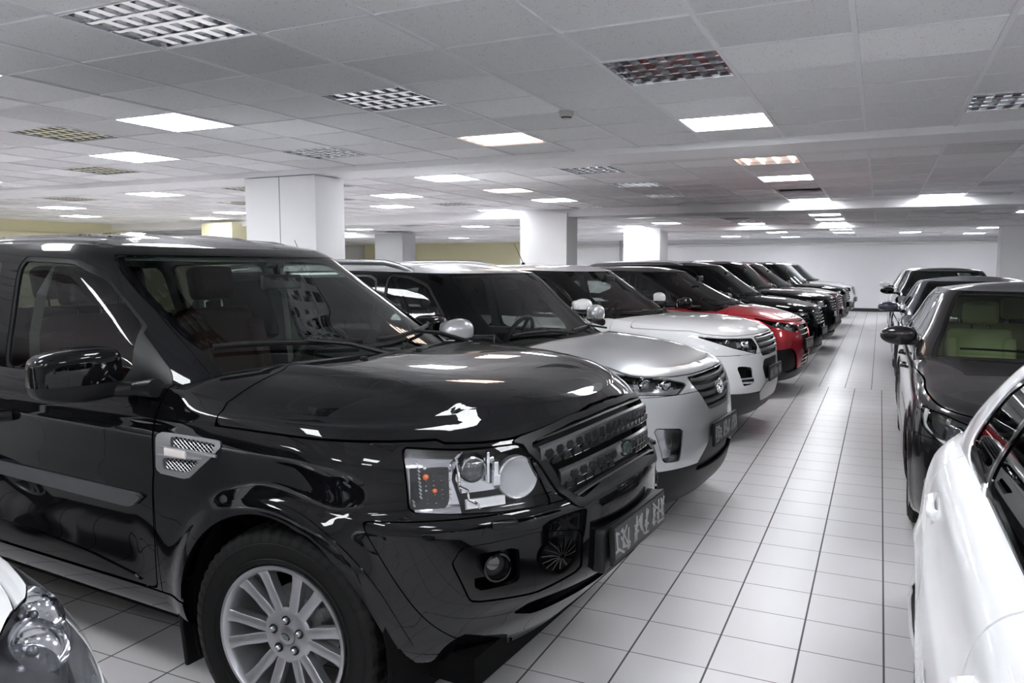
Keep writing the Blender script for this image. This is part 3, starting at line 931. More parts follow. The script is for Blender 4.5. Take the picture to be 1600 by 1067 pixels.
def seat_mb(w=.50, beige=False):
    b = MB()
    b.box((.08, 0, .30), (.52, w, .16), bev=.06)
    M = Matrix.Rotation(R(-16), 3, 'Y')
    b.box((-.20, 0, .62), (.15, w*.96, .62), M, bev=.06)
    for s in (-1, 1): b.box((-.17, s*w*.42, .60), (.20, .09, .50), M, bev=.035)
    return b
def headrest_mb():
    b = MB(); b.box((-.285, 0, 1.06), (.11, .27, .19), Matrix.Rotation(R(-12), 3, 'Y'), bev=.045)
    return b
def seats(root, rows, z0, m, mh=None, scale=1.0):
    """rows: list of (x, [y...])"""
    for x, ys in rows:
        for y in ys:
            st = bpy.data.objects.new('seat', None); COL.objects.link(st); st.parent = root; st.location = (x, y, z0); st.scale = (scale,)*3; st.empty_display_size = .1
            k = 'seat'+m.name
            if k not in PROTO: PROTO[k] = (seat_mb().build('seat_cushion', m, st).data, headrest_mb().build('headrest', mh or m, st).data)
            else:
                link('seat_cushion', PROTO[k][0], st); link('headrest', PROTO[k][1], st)
            pb = MB()
            for s in (-.06, .06): pb.tube([(-.26, s, .88), (-.285, s, 1.0)], .006, 6)
            pb.build('headrest_post', CHROME, st)
PROTO = {}
def interior(root, xd, zd, w, seatrows, m=INTB, steer_y=.37, zf=.28, seatm=INTB, z_seat=.30, dash_m=None, wheel_m=None, sscale=1.0):
    """dashboard, steering wheel, floor and seats; xd = dashboard rear edge, zd = its top"""
    b = MB()
    prof = [(xd+.62, zd-.30), (xd+.60, zd-.06), (xd+.30, zd+.005), (xd+.06, zd), (xd, zd-.05), (xd+.02, zd-.16), (xd+.16, zd-.30), (xd+.22, zd-.45), (xd+.62, zd-.45)]
    Mx = Matrix(((1, 0, 0, 0), (0, 0, -1, 0), (0, 1, 0, 0), (0, 0, 0, 1)))
    b.prism(prof, -w+.02, w-.02, Mx)
    b.box((xd+.10, steer_y, zd+.02), (.20, .34, .09), bev=.035)
    b.build('dashboard', dash_m or m, root, bevel=.012)
    s = MB(); c = Vector((xd-.10, steer_y, zd-.02)); T = Matrix.Translation(c) @ Matrix.Rotation(R(-66), 4, 'Y')
    s.tube([T @ Vector((.185*math.cos(a), .185*math.sin(a), 0)) for a in [2*math.pi*i/40 for i in range(40)]], .016, 10, closed=True)
    s.lathe([(0, .0), (.06, 0), (.07, -.03), (0, -.04)], 20, T)
    for a in (0, 180, 90): s.box((T @ Vector((.11*math.cos(R(a+0)), .11*math.sin(R(a+0)), -.012))), (.15 if a != 90 else .03, .03 if a != 90 else .15, .016), T.to_3x3())
    s.tube([c, c+Vector((.20, 0, -.10))], .03, 8)
    s.build('steering_wheel', wheel_m or BLACKPL, root)
    f = MB(); f.box((xd-1.2, 0, zf), (3.6, 2*w-.10, .05)); f.box((xd-.55, 0, zf+.18), (1.1, .24, .36), bev=.03)
    f.build('cabin_floor', INTB, root)
    seats(root, seatrows, z_seat, seatm, scale=sscale)
    rm = MB(); rm.box((xd+.02, 0, zd+.40), (.035, .24, .07), bev=.015)
    return rm

def plate(root, p, n, w=.52, h=.112, m_frame=BLACKPL, seed=1, style='dark'):
    """number plate whose marks are scrambled strokes, as in the photograph"""
    T = frame_at(p, n)
    pl = MB(); pl.box((0, 0, 0), (w+.016, h+.022, .012), bev=.003); pl.M = Matrix.Identity(4)
    base = MB(); base.M = T; base.box((0, 0, .004), (w+.018, h+.024, .014)); o = base.build('license_plate', m_frame, root, bevel=.002)
    f = MB(); f.M = T; f.box((0, .004, .0125), (w-.004, h-.002, .003)); 
    rg = random.Random(seed); k = f; k.cur = 1
    def stroke(x0, y0, x1, y1, t):
        d = math.hypot(x1-x0, y1-y0); a = math.atan2(y1-y0, x1-x0)
        k.box(((x0+x1)/2, (y0+y1)/2, .0148), (d+t*.3, t, .0022), Matrix.Rotation(a, 3, 'Z'))
    groups = [(-.36, .20), (0.0, .22), (.36, .20)]
    for gi, (gc, gw) in enumerate(groups):
        cx = gc*w; hw = gw*w*.66; hh = h*.42
        for q in range(5): stroke(cx+hw*rg.uniform(-1, 1), hh*rg.uniform(-1, 1), cx+hw*rg.uniform(-1, 1), hh*rg.uniform(-1, 1), rg.uniform(.005, .009))
        # two letter-like uprights with slanted and level strokes, broken up
        for q in (-1, 0, 1):
            x = cx+q*hw*.72
            stroke(x, -hh*rg.uniform(.3, 1), x+rg.uniform(-.008, .008), hh*rg.uniform(.4, 1), .011)
            stroke(x-hw*.25, hh*rg.uniform(-.9, .9), x+hw*.3, hh*rg.uniform(-.9, .9), .009)
            stroke(x-hw*.2, hh*rg.uniform(-.9, .9), x+hw*.25, hh*rg.uniform(-.9, .9), .008)
    k.build('plate_face', [mat('plate dark grey', (.03, .03, .032), .4), mat('plate light marks', (.30, .30, .30), .45)], o)
    return o

def cast(bv, o, d):
    h = bv.ray_cast(Vector(o), Vector(d).normalized())
    return (h[0], h[1]) if h[0] is not None else (None, None)
def front_pt(bv, y, z):
    """point and outward normal on the nose at lateral y and height z"""
    p, n = cast(bv, (3, y, z), (-1, 0, 0))
    if n is not None and n.x < 0: n = -n
    return p, n
def side_pt(bv, x, z):
    p, n = cast(bv, (x, -3, z), (0, 1, 0))
    if n is not None and n.y > 0: n = -n
    return p, n
def top_pt(bv, x, y):
    p, n = cast(bv, (x, y, 4), (0, 0, -1))
    if n is not None and n.z < 0: n = -n
    return p, n

def front_bar(bv, y0, y1, z, h, t, off=0.0, n=26, zf=None, taper=0.0):
    """bar across the nose following its curve: height h, thickness t, standing off by off. returns MB"""
    b = MB(); vs = []; fs = []
    for i in range(n+1):
        y = y0+(y1-y0)*i/n
        zz = z if zf is None else z+zf(y)
        p, nn = front_pt(bv, y, zz)
        if p is None: continue
        q = Vector((nn.x, nn.y, 0)).normalized()
        c = p+q*off
        for dz, dq in ((-h/2, -t/2), (-h/2*.8, t/2*.6), (0, t/2), (h/2*.8, t/2*.6), (h/2, -t/2)):
            vs.append((c.x+q.x*dq, c.y+q.y*dq, zz+dz))
    m = len(vs)//5
    for i in range(m-1):
        for k in range(5):
            j = (k+1) % 5
            fs.append((i*5+k, i*5+j, (i+1)*5+j, (i+1)*5+k))
    fs.append((0, 1, 2, 3, 4)); fs.append(tuple((m-1)*5+k for k in (4, 3, 2, 1, 0)))
    b.add(vs, fs, True)
    return b

def wiper(root, bv, pts, blade_off=.02):
    b = MB()
    P = []
    for x, y in pts:
        p, n = top_pt(bv, x, y)
        if p is not None: P.append(p+n*blade_off)
    b.tube(P, .008, 8, flat=1.8)
    b.tube([p+Vector((0, 0, -.012)) for p in P], .004, 6)
    return b

def lamp(root, g_region, depth=.06, house=HOUSING, lens=GL_LENS, name='headlight', sides='RL', rim=BLACKPL):
    """bucket behind a region of the skin, and the clear lens on it"""
    res = []
    for sd in sides:
        hb = emit(g_region, 'lamp_housing', house, root, sd, -depth, 0)
        wl = emit(g_region, name, rim, root, sd, -.004, depth)
        # the wall mesh keeps only its rim: drop the skin faces
        bm = bmesh.new(); bm.from_mesh(wl.data); nf = len(g_region.F); bm.faces.ensure_lookup_table()
        bmesh.ops.delete(bm, geom=[bm.faces[i] for i in range(nf)], context='FACES'); bm.to_mesh(wl.data); bm.free()
        hb.parent = wl
        ln = emit(g_region, 'lamp_lens', lens, wl, sd, -.001, 0)
        res.append(wl)
    return res

def build_car(S):
    """S: dict describing one car. returns dict with root, shells and ray-cast trees"""
    root = thing(S['name'], S['label'], S.get('cat', 'car'), (S['loc'][0], S['loc'][1], 0), R(S['rz']))
    pm = S['paint']; res = S.get('res', 1.0)
    axz = S.get('axz', .35); WB = S['wb']; ra = S['ra']
    warp = flare_warp((0, -WB), ra, ra+S.get('fw', .10), S.get('fa', .02), z0=axz)
    if S.get('warp'):
        w2 = S['warp']; w1 = warp
        warp = lambda B: w2(w1(B))
    tub = surface(S['tub'], S['crown'], S.get('hp', 4.0), res, roll=S.get('roll', .12), rollr=S.get('rollr', .12), warp=warp)
    gh = surface(S['gh'], S['roof'], S.get('rp', 2.6), res, roll=.10, rollr=.12, ns=90, warp=S.get('gwarp'))
    T = Shell(tub, root, pm); H = Shell(gh, root, pm)
    bv = T.bvh(); bg = H.bvh()
    ntop = len(S['tub'])-1
    # wheel arches
    for ax in (0, -WB):
        T.drop(m_circ(ax, axz, ra, S.get('ym', .52)))
    # cabin opening
    cw = S['cowl']; dk = S.get('deck', -9)     # x of the windscreen base (centre), of the rear deck
    cb = S.get('cowlbow', .30)
    T.drop(m_f(lambda x, y, z, t, l: np.maximum.reduce([(ntop+.02-l)*.15, (x-(cw-cb*(y/.8)**2)), dk-x])))
    # cowl panel in front of the screen
    if S.get('hoodgap', .09):
        hgp = S.get('hoodgap', .09)
        c = T.cut(m_f(lambda x, y, z, t, l: np.maximum((ntop+.05-l)*.15, x-(cw+hgp-cb*(y/.8)**2))), .004)
        cwl = c.keep(lambda s: dk*0+(-9 if dk < -8 else dk+.1)-s.P[:, 0]) if dk > -8 else c
        emit(cwl, 'cowl_panel', BLACKPL, root, 'S', -.016, .01)
        if dk > -8:
            rest = c.clip(c.P[:, 0]-(dk+.1))[0]
            emit(rest, 'rear_deck', pm, root, 'S', 0, .01)
    for nm, mask, kw in S.get('lamps', []):
        r = T.cut(mask, .005); S['_'+nm] = r
        kw2 = dict(kw); S['o_'+nm] = lamp(root, r, **kw2)
    for nm, mask, m, side, gap, fl, off in S.get('cuts', []):
        r = T.cut(mask, gap); S['_'+nm] = r
        S['o_'+nm] = emit(r, nm, m or pm, root, side, off, fl)
    S['o_body'] = emit(T.g, 'body_shell', S.get('lowm') or pm, root, 'S', 0, .012)
    # greenhouse
    ng = len(S['gh'])-1
    tA = S.get('tA', .66); lo, hi = S.get('wsl', (.12, ng-.06))
    ws = H.cut(m_f(lambda x, y, z, t, l: np.maximum.reduce([(t-tA)*.6, (lo-l)*.3, (l-hi)*.3])), .003)
    # black printed edge of the screen
    inner, edge = ws.clip(m_f(lambda x, y, z, t, l: np.maximum.reduce([(t-tA+.045)*.6, (lo+.10-l)*.3, (l-hi+.05)*.3]))(ws))
    emit(inner, 'windshield', S.get('wsm', GL_WS), root, 'S', -.002, 0)
    emit(edge, 'windshield_border', GLOSSBK, root, 'S', -.002, .004)
    for poly, kw in S.get('windows', []):
        msk = m_and(m_xz(poly, kw.get('rnd', .10)), m_f(lambda x, y, z, t, l: (tA+.12-t)*.6), m_f(lambda x, y, z, t, l: (t-2.75)*.6))
        w = H.cut(msk, 0)
        emit(w, 'side_window', kw.get('m', GL_SIDE), root, 'RL', -.008, 0)
        tr = kw.get('trim', .016)
        if kw.get('trim2'):
            w2 = H.cut(m_and(m_xz(poly, kw.get('rnd', .10), kw['trim2'][0]), m_f(lambda x, y, z, t, l: (tA+.10-t)*.6)), 0)
            emit(w2, 'window_seal', kw['trim2'][1], root, 'RL', -.004, .012); tr += kw['trim2'][0]
        if tr:
            msk2 = m_and(m_xz(poly, kw.get('rnd', .10), tr), m_f(lambda x, y, z, t, l: (tA+.10-t)*.6))
            w2 = H.cut(msk2, 0)
            emit(w2, 'window_trim', kw.get('tm', BLACKPL), root, 'RL', -.003, .012)
    for nm, mask, m, side, gap, fl, off in S.get('gcuts', []):
        r = H.cut(mask, gap); S['_'+nm] = r
        emit(r, nm, m or pm, root, side, off, fl)
    # rear window
    rw = H.cut(m_f(lambda x, y, z, t, l: np.maximum.reduce([(2.40-t)*.6, (S.get('rwl', .35)-l)*.3, (l-ng+.12)*.3])), .003)
    emit(rw, 'rear_window', S.get('rwm', GL_TINT), root, 'S', -.002, 0)
    rf = H.cut(m_f(lambda x, y, z, t, l: (ng-.02-l)*.3), 0)
    emit(rf, 'roof', S.get('roofm') or pm, root, 'S', 0, .012)
    emit(H.g, 'pillars', S.get('pilm') or pm, root, 'S', 0, .012)
    # linings
    emit(H.g, 'pillar_lining', S.get('lin', INTG), root, 'S', -.028, 0)
    emit(rf, 'headliner', S.get('lin2', INTB), root, 'S', -.035, 0)
    dl = tub.keep(lambda s: np.maximum.reduce([s.P[:, 0]-(cw-.35), -(s.P[:, 0])+S['tailx']+.05, .32-s.P[:, 2], (s.U[:, 1]-ntop)*.3]))
    for ax in (0, -WB): dl = dl.clip(m_circ(ax, axz, ra+.02, .52)(dl))[1]
    emit(dl, 'door_lining', S.get('lin3', INTB), root, 'S', -.055, 0)
    # wheel wells
    for ax in (0, -WB):
        for sd in (-1, 1):
            b = MB(); n = 22
            pts = [(ax+(ra+.004)*math.cos(a), axz+(ra+.004)*math.sin(a)) for a in [math.pi*(-.12+1.24*i/n) for i in range(n+1)]]
            pts2 = [(ax+(ra+.02)*math.cos(a), axz+(ra+.02)*math.sin(a)) for a in [math.pi*(-.12+1.24*i/n) for i in range(n, -1, -1)]]
            yo = S.get('wy', S['W']-.04)
            Mx = Matrix(((1, 0, 0, 0), (0, 0, 1, 0), (0, 1, 0, 0), (0, 0, 0, 1)))
            b.prism(pts+pts2, sd*(yo-.36), sd*yo, Mx)
            b.prism(pts, sd*(yo-.37), sd*(yo-.36), Mx)
            b.build('wheel_well', UNDER, root)
    ub = MB(); nz = S['nosex']; tx = S['tailx']; Wd = S['W']
    ub.box(((nz+tx)/2, 0, S.get('uz', .26)), (nz-tx-.5, 2*Wd-.50, .10)); ub.box((-WB/2, 0, S.get('uz', .26)+.03), (WB-2*ra-.08, 2*Wd-.2, .12))
    ub.box(((nz-.55+cw-.1)/2+.02, 0, .58), (nz-.55-cw+.1, 2*Wd-1.0, .5))
    ub.build('underbody', UNDER, root)
    # wheels
    Rt, tw, Rr = S['tyre']; yw = S.get('yw', S['W']-.02)-tw/2
    sp = S.get('rim', dict(spokes=5, pair=10))
    for ax in (0, -WB):
        for sd in (-1, 1):
            st = (S.get('steer', 0) if ax == 0 else 0)
            wheel(root, 'wheel', ax, sd*yw, Rt-.003, Rt, tw, Rr, sp['spokes'], sd, R(st), sp.get('hero', False), sp.get('m'), sp.get('pair', 0), sp.get('sw', (.036, .03)))
    # cabin
    I = S['cabin']
    interior(root, I['xd'], I['zd'], I.get('w', Wd-.14), I['rows'], seatm=I.get('seatm', INTB), z_seat=I.get('zs', .30), sscale=I.get('ss', 1.0), dash_m=I.get('dash'), m=I.get('m', INTB)).build('rear_view_mirror', BLACKPL, root) if not I.get('nomirror') else None
    S.update(root=root, bv=bv, bg=bg, T=T, H=H, tubg=tub, ghg=gh)
    return S
# ------------------------------------------------------------------ black SUV in front
PB = paint('black metallic car paint', (.0012, .0012, .002), .2, .28, flake=.8)
S1 = dict(name='suv', label='black SUV with silver side vent and hexagon mesh grille, nearest in the left row', cat='car',
  loc=(-1.656, 2.820), rz=-4.3, paint=PB, res=1.25, wb=2.66, axz=.36, ra=.430, fa=.026, fw=.11, W=.955, nosex=.86, tailx=-3.58, uz=.30,
  tyre=(.370, .235, .242), steer=7.0, yw=.945, rim=dict(spokes=6, pair=12.2, hero=True, sw=(.030, .043)),
  cowl=-.27, cowlbow=.33, hoodgap=.10, hp=5.0, roll=.14,
  tub=[([(-3.6,.36),(0,.33),(.8,.31)], .80, .66, .55, 3.0, -3.35, .3, 3),
       ([(-3.6,.40),(-2.6,.33),(-.5,.32),(.3,.33),(.8,.33)], [(-3.6,.86),(-2.2,.90),(-.5,.90),(.8,.88)], .68, .60, 2.4, -3.50, .35, 3),
       ([(-3.6,.47),(-2.6,.42),(-.5,.415),(.4,.42),(.8,.45)], .935, .79, .66, 2.2, -3.56, .35, 3.2),
       ([(-3.6,.60),(0,.60),(.8,.56)], .95, .858, .70, 2.18, -3.60, .35, 3.4),
       ([(-3.6,.80),(.9,.765)], .953, .862, .70, 2.18, -3.60, .35, 3.4),
       ([(-3.6,.84),(.9,.805)], .950, .850, .70, 2.15, -3.59, .35, 3.4),
       ([(-3.6,.88),(.9,.832)], .947, .824, .70, 2.12, -3.58, .35, 3.4),
       ([(-3.6,1.00),(.9,.955)], .945, .808, .70, 2.10, -3.57, .35, 3.2),
       ([(-3.6,1.06),(-.5,1.045),(.9,1.02)], .925, .774, .69, 2.08, -3.56, .35, 3.2),
       ([(-3.6,1.12),(-.5,1.10),(.8,1.065)], [(-3.5,.90),(-.5,.90),(.8,.875)], .738, .67, 2.08, -3.55, .35, 3.2),
       ([(-3.6,1.16),(-.5,1.135),(.1,1.12),(.75,1.09)], [(-3.5,.87),(-.5,.875),(.8,.81)], .70, .65, 2.05, -3.54, .35, 3.2)],
  crown=[(-3.6,1.16),(-.6,1.215),(-.2,1.205),(.1,1.19),(.4,1.165),(.58,1.132),(.70,1.10)],
  gh=[([(-3.5,1.10),(-.6,1.09),(-.2,1.15)], .872, -.20, .50, 2.4, -3.53, .25, 3.5),
      ([(-3.5,1.16),(-.6,1.14),(-.25,1.19)], .868, -.245, .50, 2.4, -3.53, .25, 3.5),
      ([(-3.5,1.38),(-.6,1.37)], .815, -.61, .45, 2.5, -3.47, .25, 3.5),
      ([(-3.5,1.57),(-1.6,1.575),(-.9,1.57)], .758, -.955, .40, 2.6, -3.38, .25, 3.5),
      ([(-3.4,1.61),(-2.2,1.635),(-1.5,1.635),(-.95,1.625)], .728, -1.04, .38, 2.6, -3.35, .25, 3.5),
      ([(-3.4,1.645),(-2.2,1.675),(-1.5,1.67),(-1.0,1.65)], .69, -1.10, .36, 2.6, -3.33, .25, 3.5)],
  roof=[(-3.4,1.66),(-2.6,1.725),(-1.8,1.735),(-1.45,1.715),(-1.10,1.66)], rp=3.0, tA=.655, wsl=(.0, 3.85),
  windows=[([(-1.62,1.135),(-.86,1.135),(-.80,1.20),(-.84,1.36),(-1.10,1.52),(-1.30,1.585),(-1.68,1.60)], dict(rnd=.07, trim=.02)),
           ([(-2.62,1.15),(-1.80,1.14),(-1.84,1.60),(-2.66,1.58)], dict(rnd=.07, m=GL_TINT)),
           ([(-3.38,1.17),(-2.74,1.155),(-2.78,1.575),(-3.25,1.55)], dict(rnd=.10, m=GL_TINT))],
  lin=INTG, tint=0,
  cabin=dict(xd=-.92, zd=1.10, rows=[(-1.55,(-.37,.37)),(-2.42,(-.42,0,.42))], zs=.42, seatm=INTR))
hl_p = [(-.279,1.026),(-.266,.836),(-.152,.826),(0,.818),(.205,.812),(.107,1.008),(-.09,1.010)]
door_f = [(-.578,1.20),(-.578,.78),(-.585,.60),(-.60,.41),(-1.66,.41),(-1.70,.60),(-1.72,1.20)]
door_r = [(-1.725,1.20),(-1.705,.60),(-1.665,.41),(-2.12,.41),(-2.24,.56),(-2.30,.80),(-2.52,.90),(-2.74,1.0),(-2.74,1.20)]
vent_poly = [(-.555,.998),(-.222,.998),(-.226,.972),(-.385,.852),(-.415,.846),(-.560,.850)]
vent_a = [(-.475,.986),(-.250,.984),(-.275,.946),(-.475,.950)]
vent_b = [(-.520,.908),(-.325,.920),(-.395,.868),(-.520,.868)]
S1['lamps'] = [('headlight', m_dg([(p, z) for p, z in hl_p], 45, .2, .05), dict(depth=.075))]
gr_out = [(-.2,.800),(.15,.796),(.28,.783),(.36,.774),(.40,.788),(.495,.945),(.553,1.016),(.52,1.026),(.28,1.058),(-.2,1.073)]
gr_in = [(-.2,.838),(.15,.832),(.28,.815),(.35,.803),(.375,.813),(.465,.955),(.502,.998),(.46,1.010),(.28,1.038),(-.2,1.054)]
def hood_z(x, y): 
    k = np.clip((.55-y)/.45, 0, 1)
    side = 1.042
    return np.where(x > .5, side-.018*np.clip((x-.4)/.2, 0, 1)+.048*k*np.clip((x-.5)/.15, 0, 1), side)
S1['cuts'] = [
  ('grille_opening', m_yz(gr_in, .3, .05), BLACKPL, 'S', .003, .06, -.055),
  ('grille_surround', m_yz(gr_out, .3, .05), BLACKPL, 'S', .003, .02, .008),
  ('vent_frame', m_and(m_xz(vent_poly, .10), m_inv(m_xz(vent_a, .08)), m_inv(m_xz(vent_b, .08))), SATIN, 'RL', 0, .018, .004),
  ('vent_opening', m_xz(vent_poly, .10), BLACKPL, 'RL', 0, 0, -.016),
  ('fog_recess', m_yz([(.61,.588),(.735,.583),(.74,.700),(.615,.702)], .3, .10), GLOSSBK, 'RL', .002, .05, -.05),
  ('bumper_insert', m_yz([(.36,.565),(.55,.535),(.745,.55),(.79,.68),(.77,.728),(.55,.738),(.36,.70)], .3, .06), GLOSSBK, 'RL', .004, .02, -.005),
  ('lower_grille', m_yz([(-.2,.44),(.50,.44),(.60,.475),(.56,.505),(-.2,.515)], .3, .06), BLACKPL, 'S', .003, .05, -.04),
  ('hood', m_f(lambda x, y, z, t, l: np.maximum(hood_z(x, y)-z, -.275-x)), None, 'S', .007, .016, 0),
  ('front_bumper', m_f(lambda x, y, z, t, l: np.maximum.reduce([(z-.812), .415-x-np.clip((z-.69)*.55, -.2, .2)*1.0])), None, 'S', .004, .014, 0),
  ('front_door', m_xz(door_f, .03), None, 'RL', .006, .014, 0),
  ('rear_door', m_xz(door_r, .05), None, 'RL', .006, .014, 0),
  ('side_skirt', m_f(lambda x, y, z, t, l: np.maximum.reduce([z-.405, -2.4-x, x+.42])), None, 'RL', .004, .014, .004),
  ('front_fender', m_f(lambda x, y, z, t, l: np.maximum.reduce([-.574-x])), None, 'RL', .004, .014, 0),
  ('tail_light', m_and(m_xz([(-3.75,.84),(-3.42,.86),(-3.38,1.08),(-3.75,1.10)], .05), m_f(lambda x, y, z, t, l: .45-y)), REDLENS, 'RL', .004, .012, 0),
  ('rear_bumper', m_f(lambda x, y, z, t, l: np.maximum(z-.66, x+3.08)), None, 'S', .004, .012, .006),
]
S1['gcuts'] = [('mirror_sail', m_and(m_xz([(-.86,1.10),(-.58,1.10),(-.60,1.17),(-.78,1.36),(-.83,1.40)], .06), m_f(lambda x, y, z, t, l: (.80-t)*.6)), BLACKPL, 'RL', .002, .01, .002)]
def hood_warp(B):
    """flat raised centre of the bonnet bounded by two creases that close in towards the grille"""
    x, y, z = B[..., 0], np.abs(B[..., 1]), B[..., 2]
    f = np.clip((.78-x)/.12, 0, 1)*np.clip((x+.45)/.2, 0, 1)*np.clip((z-1.075)/.03, 0, 1)
    B = B.copy(); B[..., 2] += f*(.012*np.clip((.60-y)/.02+1, 0, 1)-.16*np.clip(y-.60, 0, .2)*0)
    B[..., 2] -= f*.09*np.clip(y-.585, 0, .25)
    # crease along the doors at the shoulder and a hollow above the sill
    b = np.exp(-((z-1.035)/.012)**2)*np.clip((-.3-x)/.2, 0, 1)
    B[..., 1] -= .004*b
    b = np.exp(-((z-.55)/.12)**2)*np.clip((-.55-x)/.15, 0, 1)*np.clip((x+2.25)/.15, 0, 1)
    B[..., 1] += .012*b
    return B
S1['warp'] = hood_warp
def roof_warp(B):
    B = B.copy(); x, y, z = B[..., 0], np.abs(B[..., 1]), B[..., 2]
    m = (z > 1.66)
    for c in (.22, .46):
        B[..., 2] += np.where(m, .010*np.exp(-((y-c)/.012)**4)*np.clip((-1.28-x)/.15, 0, 1)*np.clip((x+3.1)/.2, 0, 1), 0)
    B[..., 2] -= np.where(m, .012*np.exp(-((y-.63)/.015)**4)*np.clip((-1.2-x)/.1, 0, 1), 0)
    return B
S1['gwarp'] = roof_warp
build_car(S1)

root = S1['root']; bv = S1['bv']; bg = S1['bg']
MOULD = mat('grey door moulding', (.055, .055, .06), .42)
base = S1['tubg']
for nm, poly in (('door_moulding', [(-.615,.762),(-1.69,.772),(-1.69,.722),(-.69,.708)]), ('door_moulding', [(-1.735,.772),(-2.22,.776),(-2.18,.728),(-1.735,.723)])):
    emit(base.keep(m_xz(poly, .04)), nm, MOULD, root, 'RL', .016, .02)
emit(base.keep(m_xz([(-.63,.430),(-1.0,.480),(-1.40,.505),(-1.655,.505),(-1.645,.425),(-1.0,.418)], .10)), 'door_sill_trim', GLOSSBK, root, 'RL', .007, .012)
mirrors(root, (-.80, -1.075, 1.195), (.085, .150, .096), PB, BLACKPL, split=-.30, arm=(.20, .015, .02), e=.44)
# mud flaps, handles
for sd in (-1, 1):
    b = MB(); b.box((-.487, sd*.815, .30), (.018, .23, .30), Matrix.Rotation(R(-8), 3, 'Y'), bev=.008); b.build('mud_flap', RUBBER, root)
    for x in (-1.57, -2.45):
        p, n = side_pt(bv, x, .965)
        T = Matrix.Translation((p.x, (p.y-.012)*(-sd), p.z))
        b = MB(); b.tube([(x-.11, (p.y+.004)*-sd, .960), (x-.095, (p.y-.03)*-sd, .962), (x+.08, (p.y-.034)*-sd, .964), (x+.10, (p.y+.004)*-sd, .965)], .016, 10, flat=1.3); b.build('door_handle', PB, root)
# vent mesh, bars and side marker
for sd in (-1, 1):
    b = MB()
    def vy(x, z, o): 
        p, n = side_pt(bv, x, z); return -(p.y-o)*(-sd)*-1
    for poly in (vent_a, vent_b):
        z0 = min(q[1] for q in poly); z1 = max(q[1] for q in poly); x0 = min(q[0] for q in poly); x1 = max(q[0] for q in poly)
        X = x0-.05
        while X < x1+.05:
            for sl in (1, -1):
                pts = []
                for i in range(15):
                    z = z0+(z1-z0)*i/14; x = X+sl*(z-z0)*1.5
                    if sd_poly(np.array([x]), np.array([z]), poly)[0] < .003:
                        p, n = side_pt(bv, x, z); pts.append((x, -sd*p.y*-1*-1+(0), z))
                if len(pts) > 1: b.tube([(x, sd*(abs(y)-.007), z) for x, y, z in pts], .0013, 4)
            X += .022
    b.build('vent_mesh', BLACKPL if False else SATIN, root)
    b = MB(); 
    b.tube([(-.545+.3*i/8, sd*(abs(side_pt(bv, -.545+.3*i/8, .945-.0*i)[0].y)+.002), .948-.004*i/8) for i in range(9)], .006, 8)
    b.tube([(-.545+.23*i/8, sd*(abs(side_pt(bv, -.545+.23*i/8, .92)[0].y)+.002), .915+.012*i/8) for i in range(9)], .006, 8); b.build('vent_bar', SATIN, root)
    p, n = side_pt(bv, -.45, .932)
    b = MB(); b.box((-.45, sd*(abs(p.y)+.003), .932), (.115, .014, .030), bev=.006); o = b.build('side_marker', mat('pale marker lens', (.75, .70, .66), .12, coat=1), root)
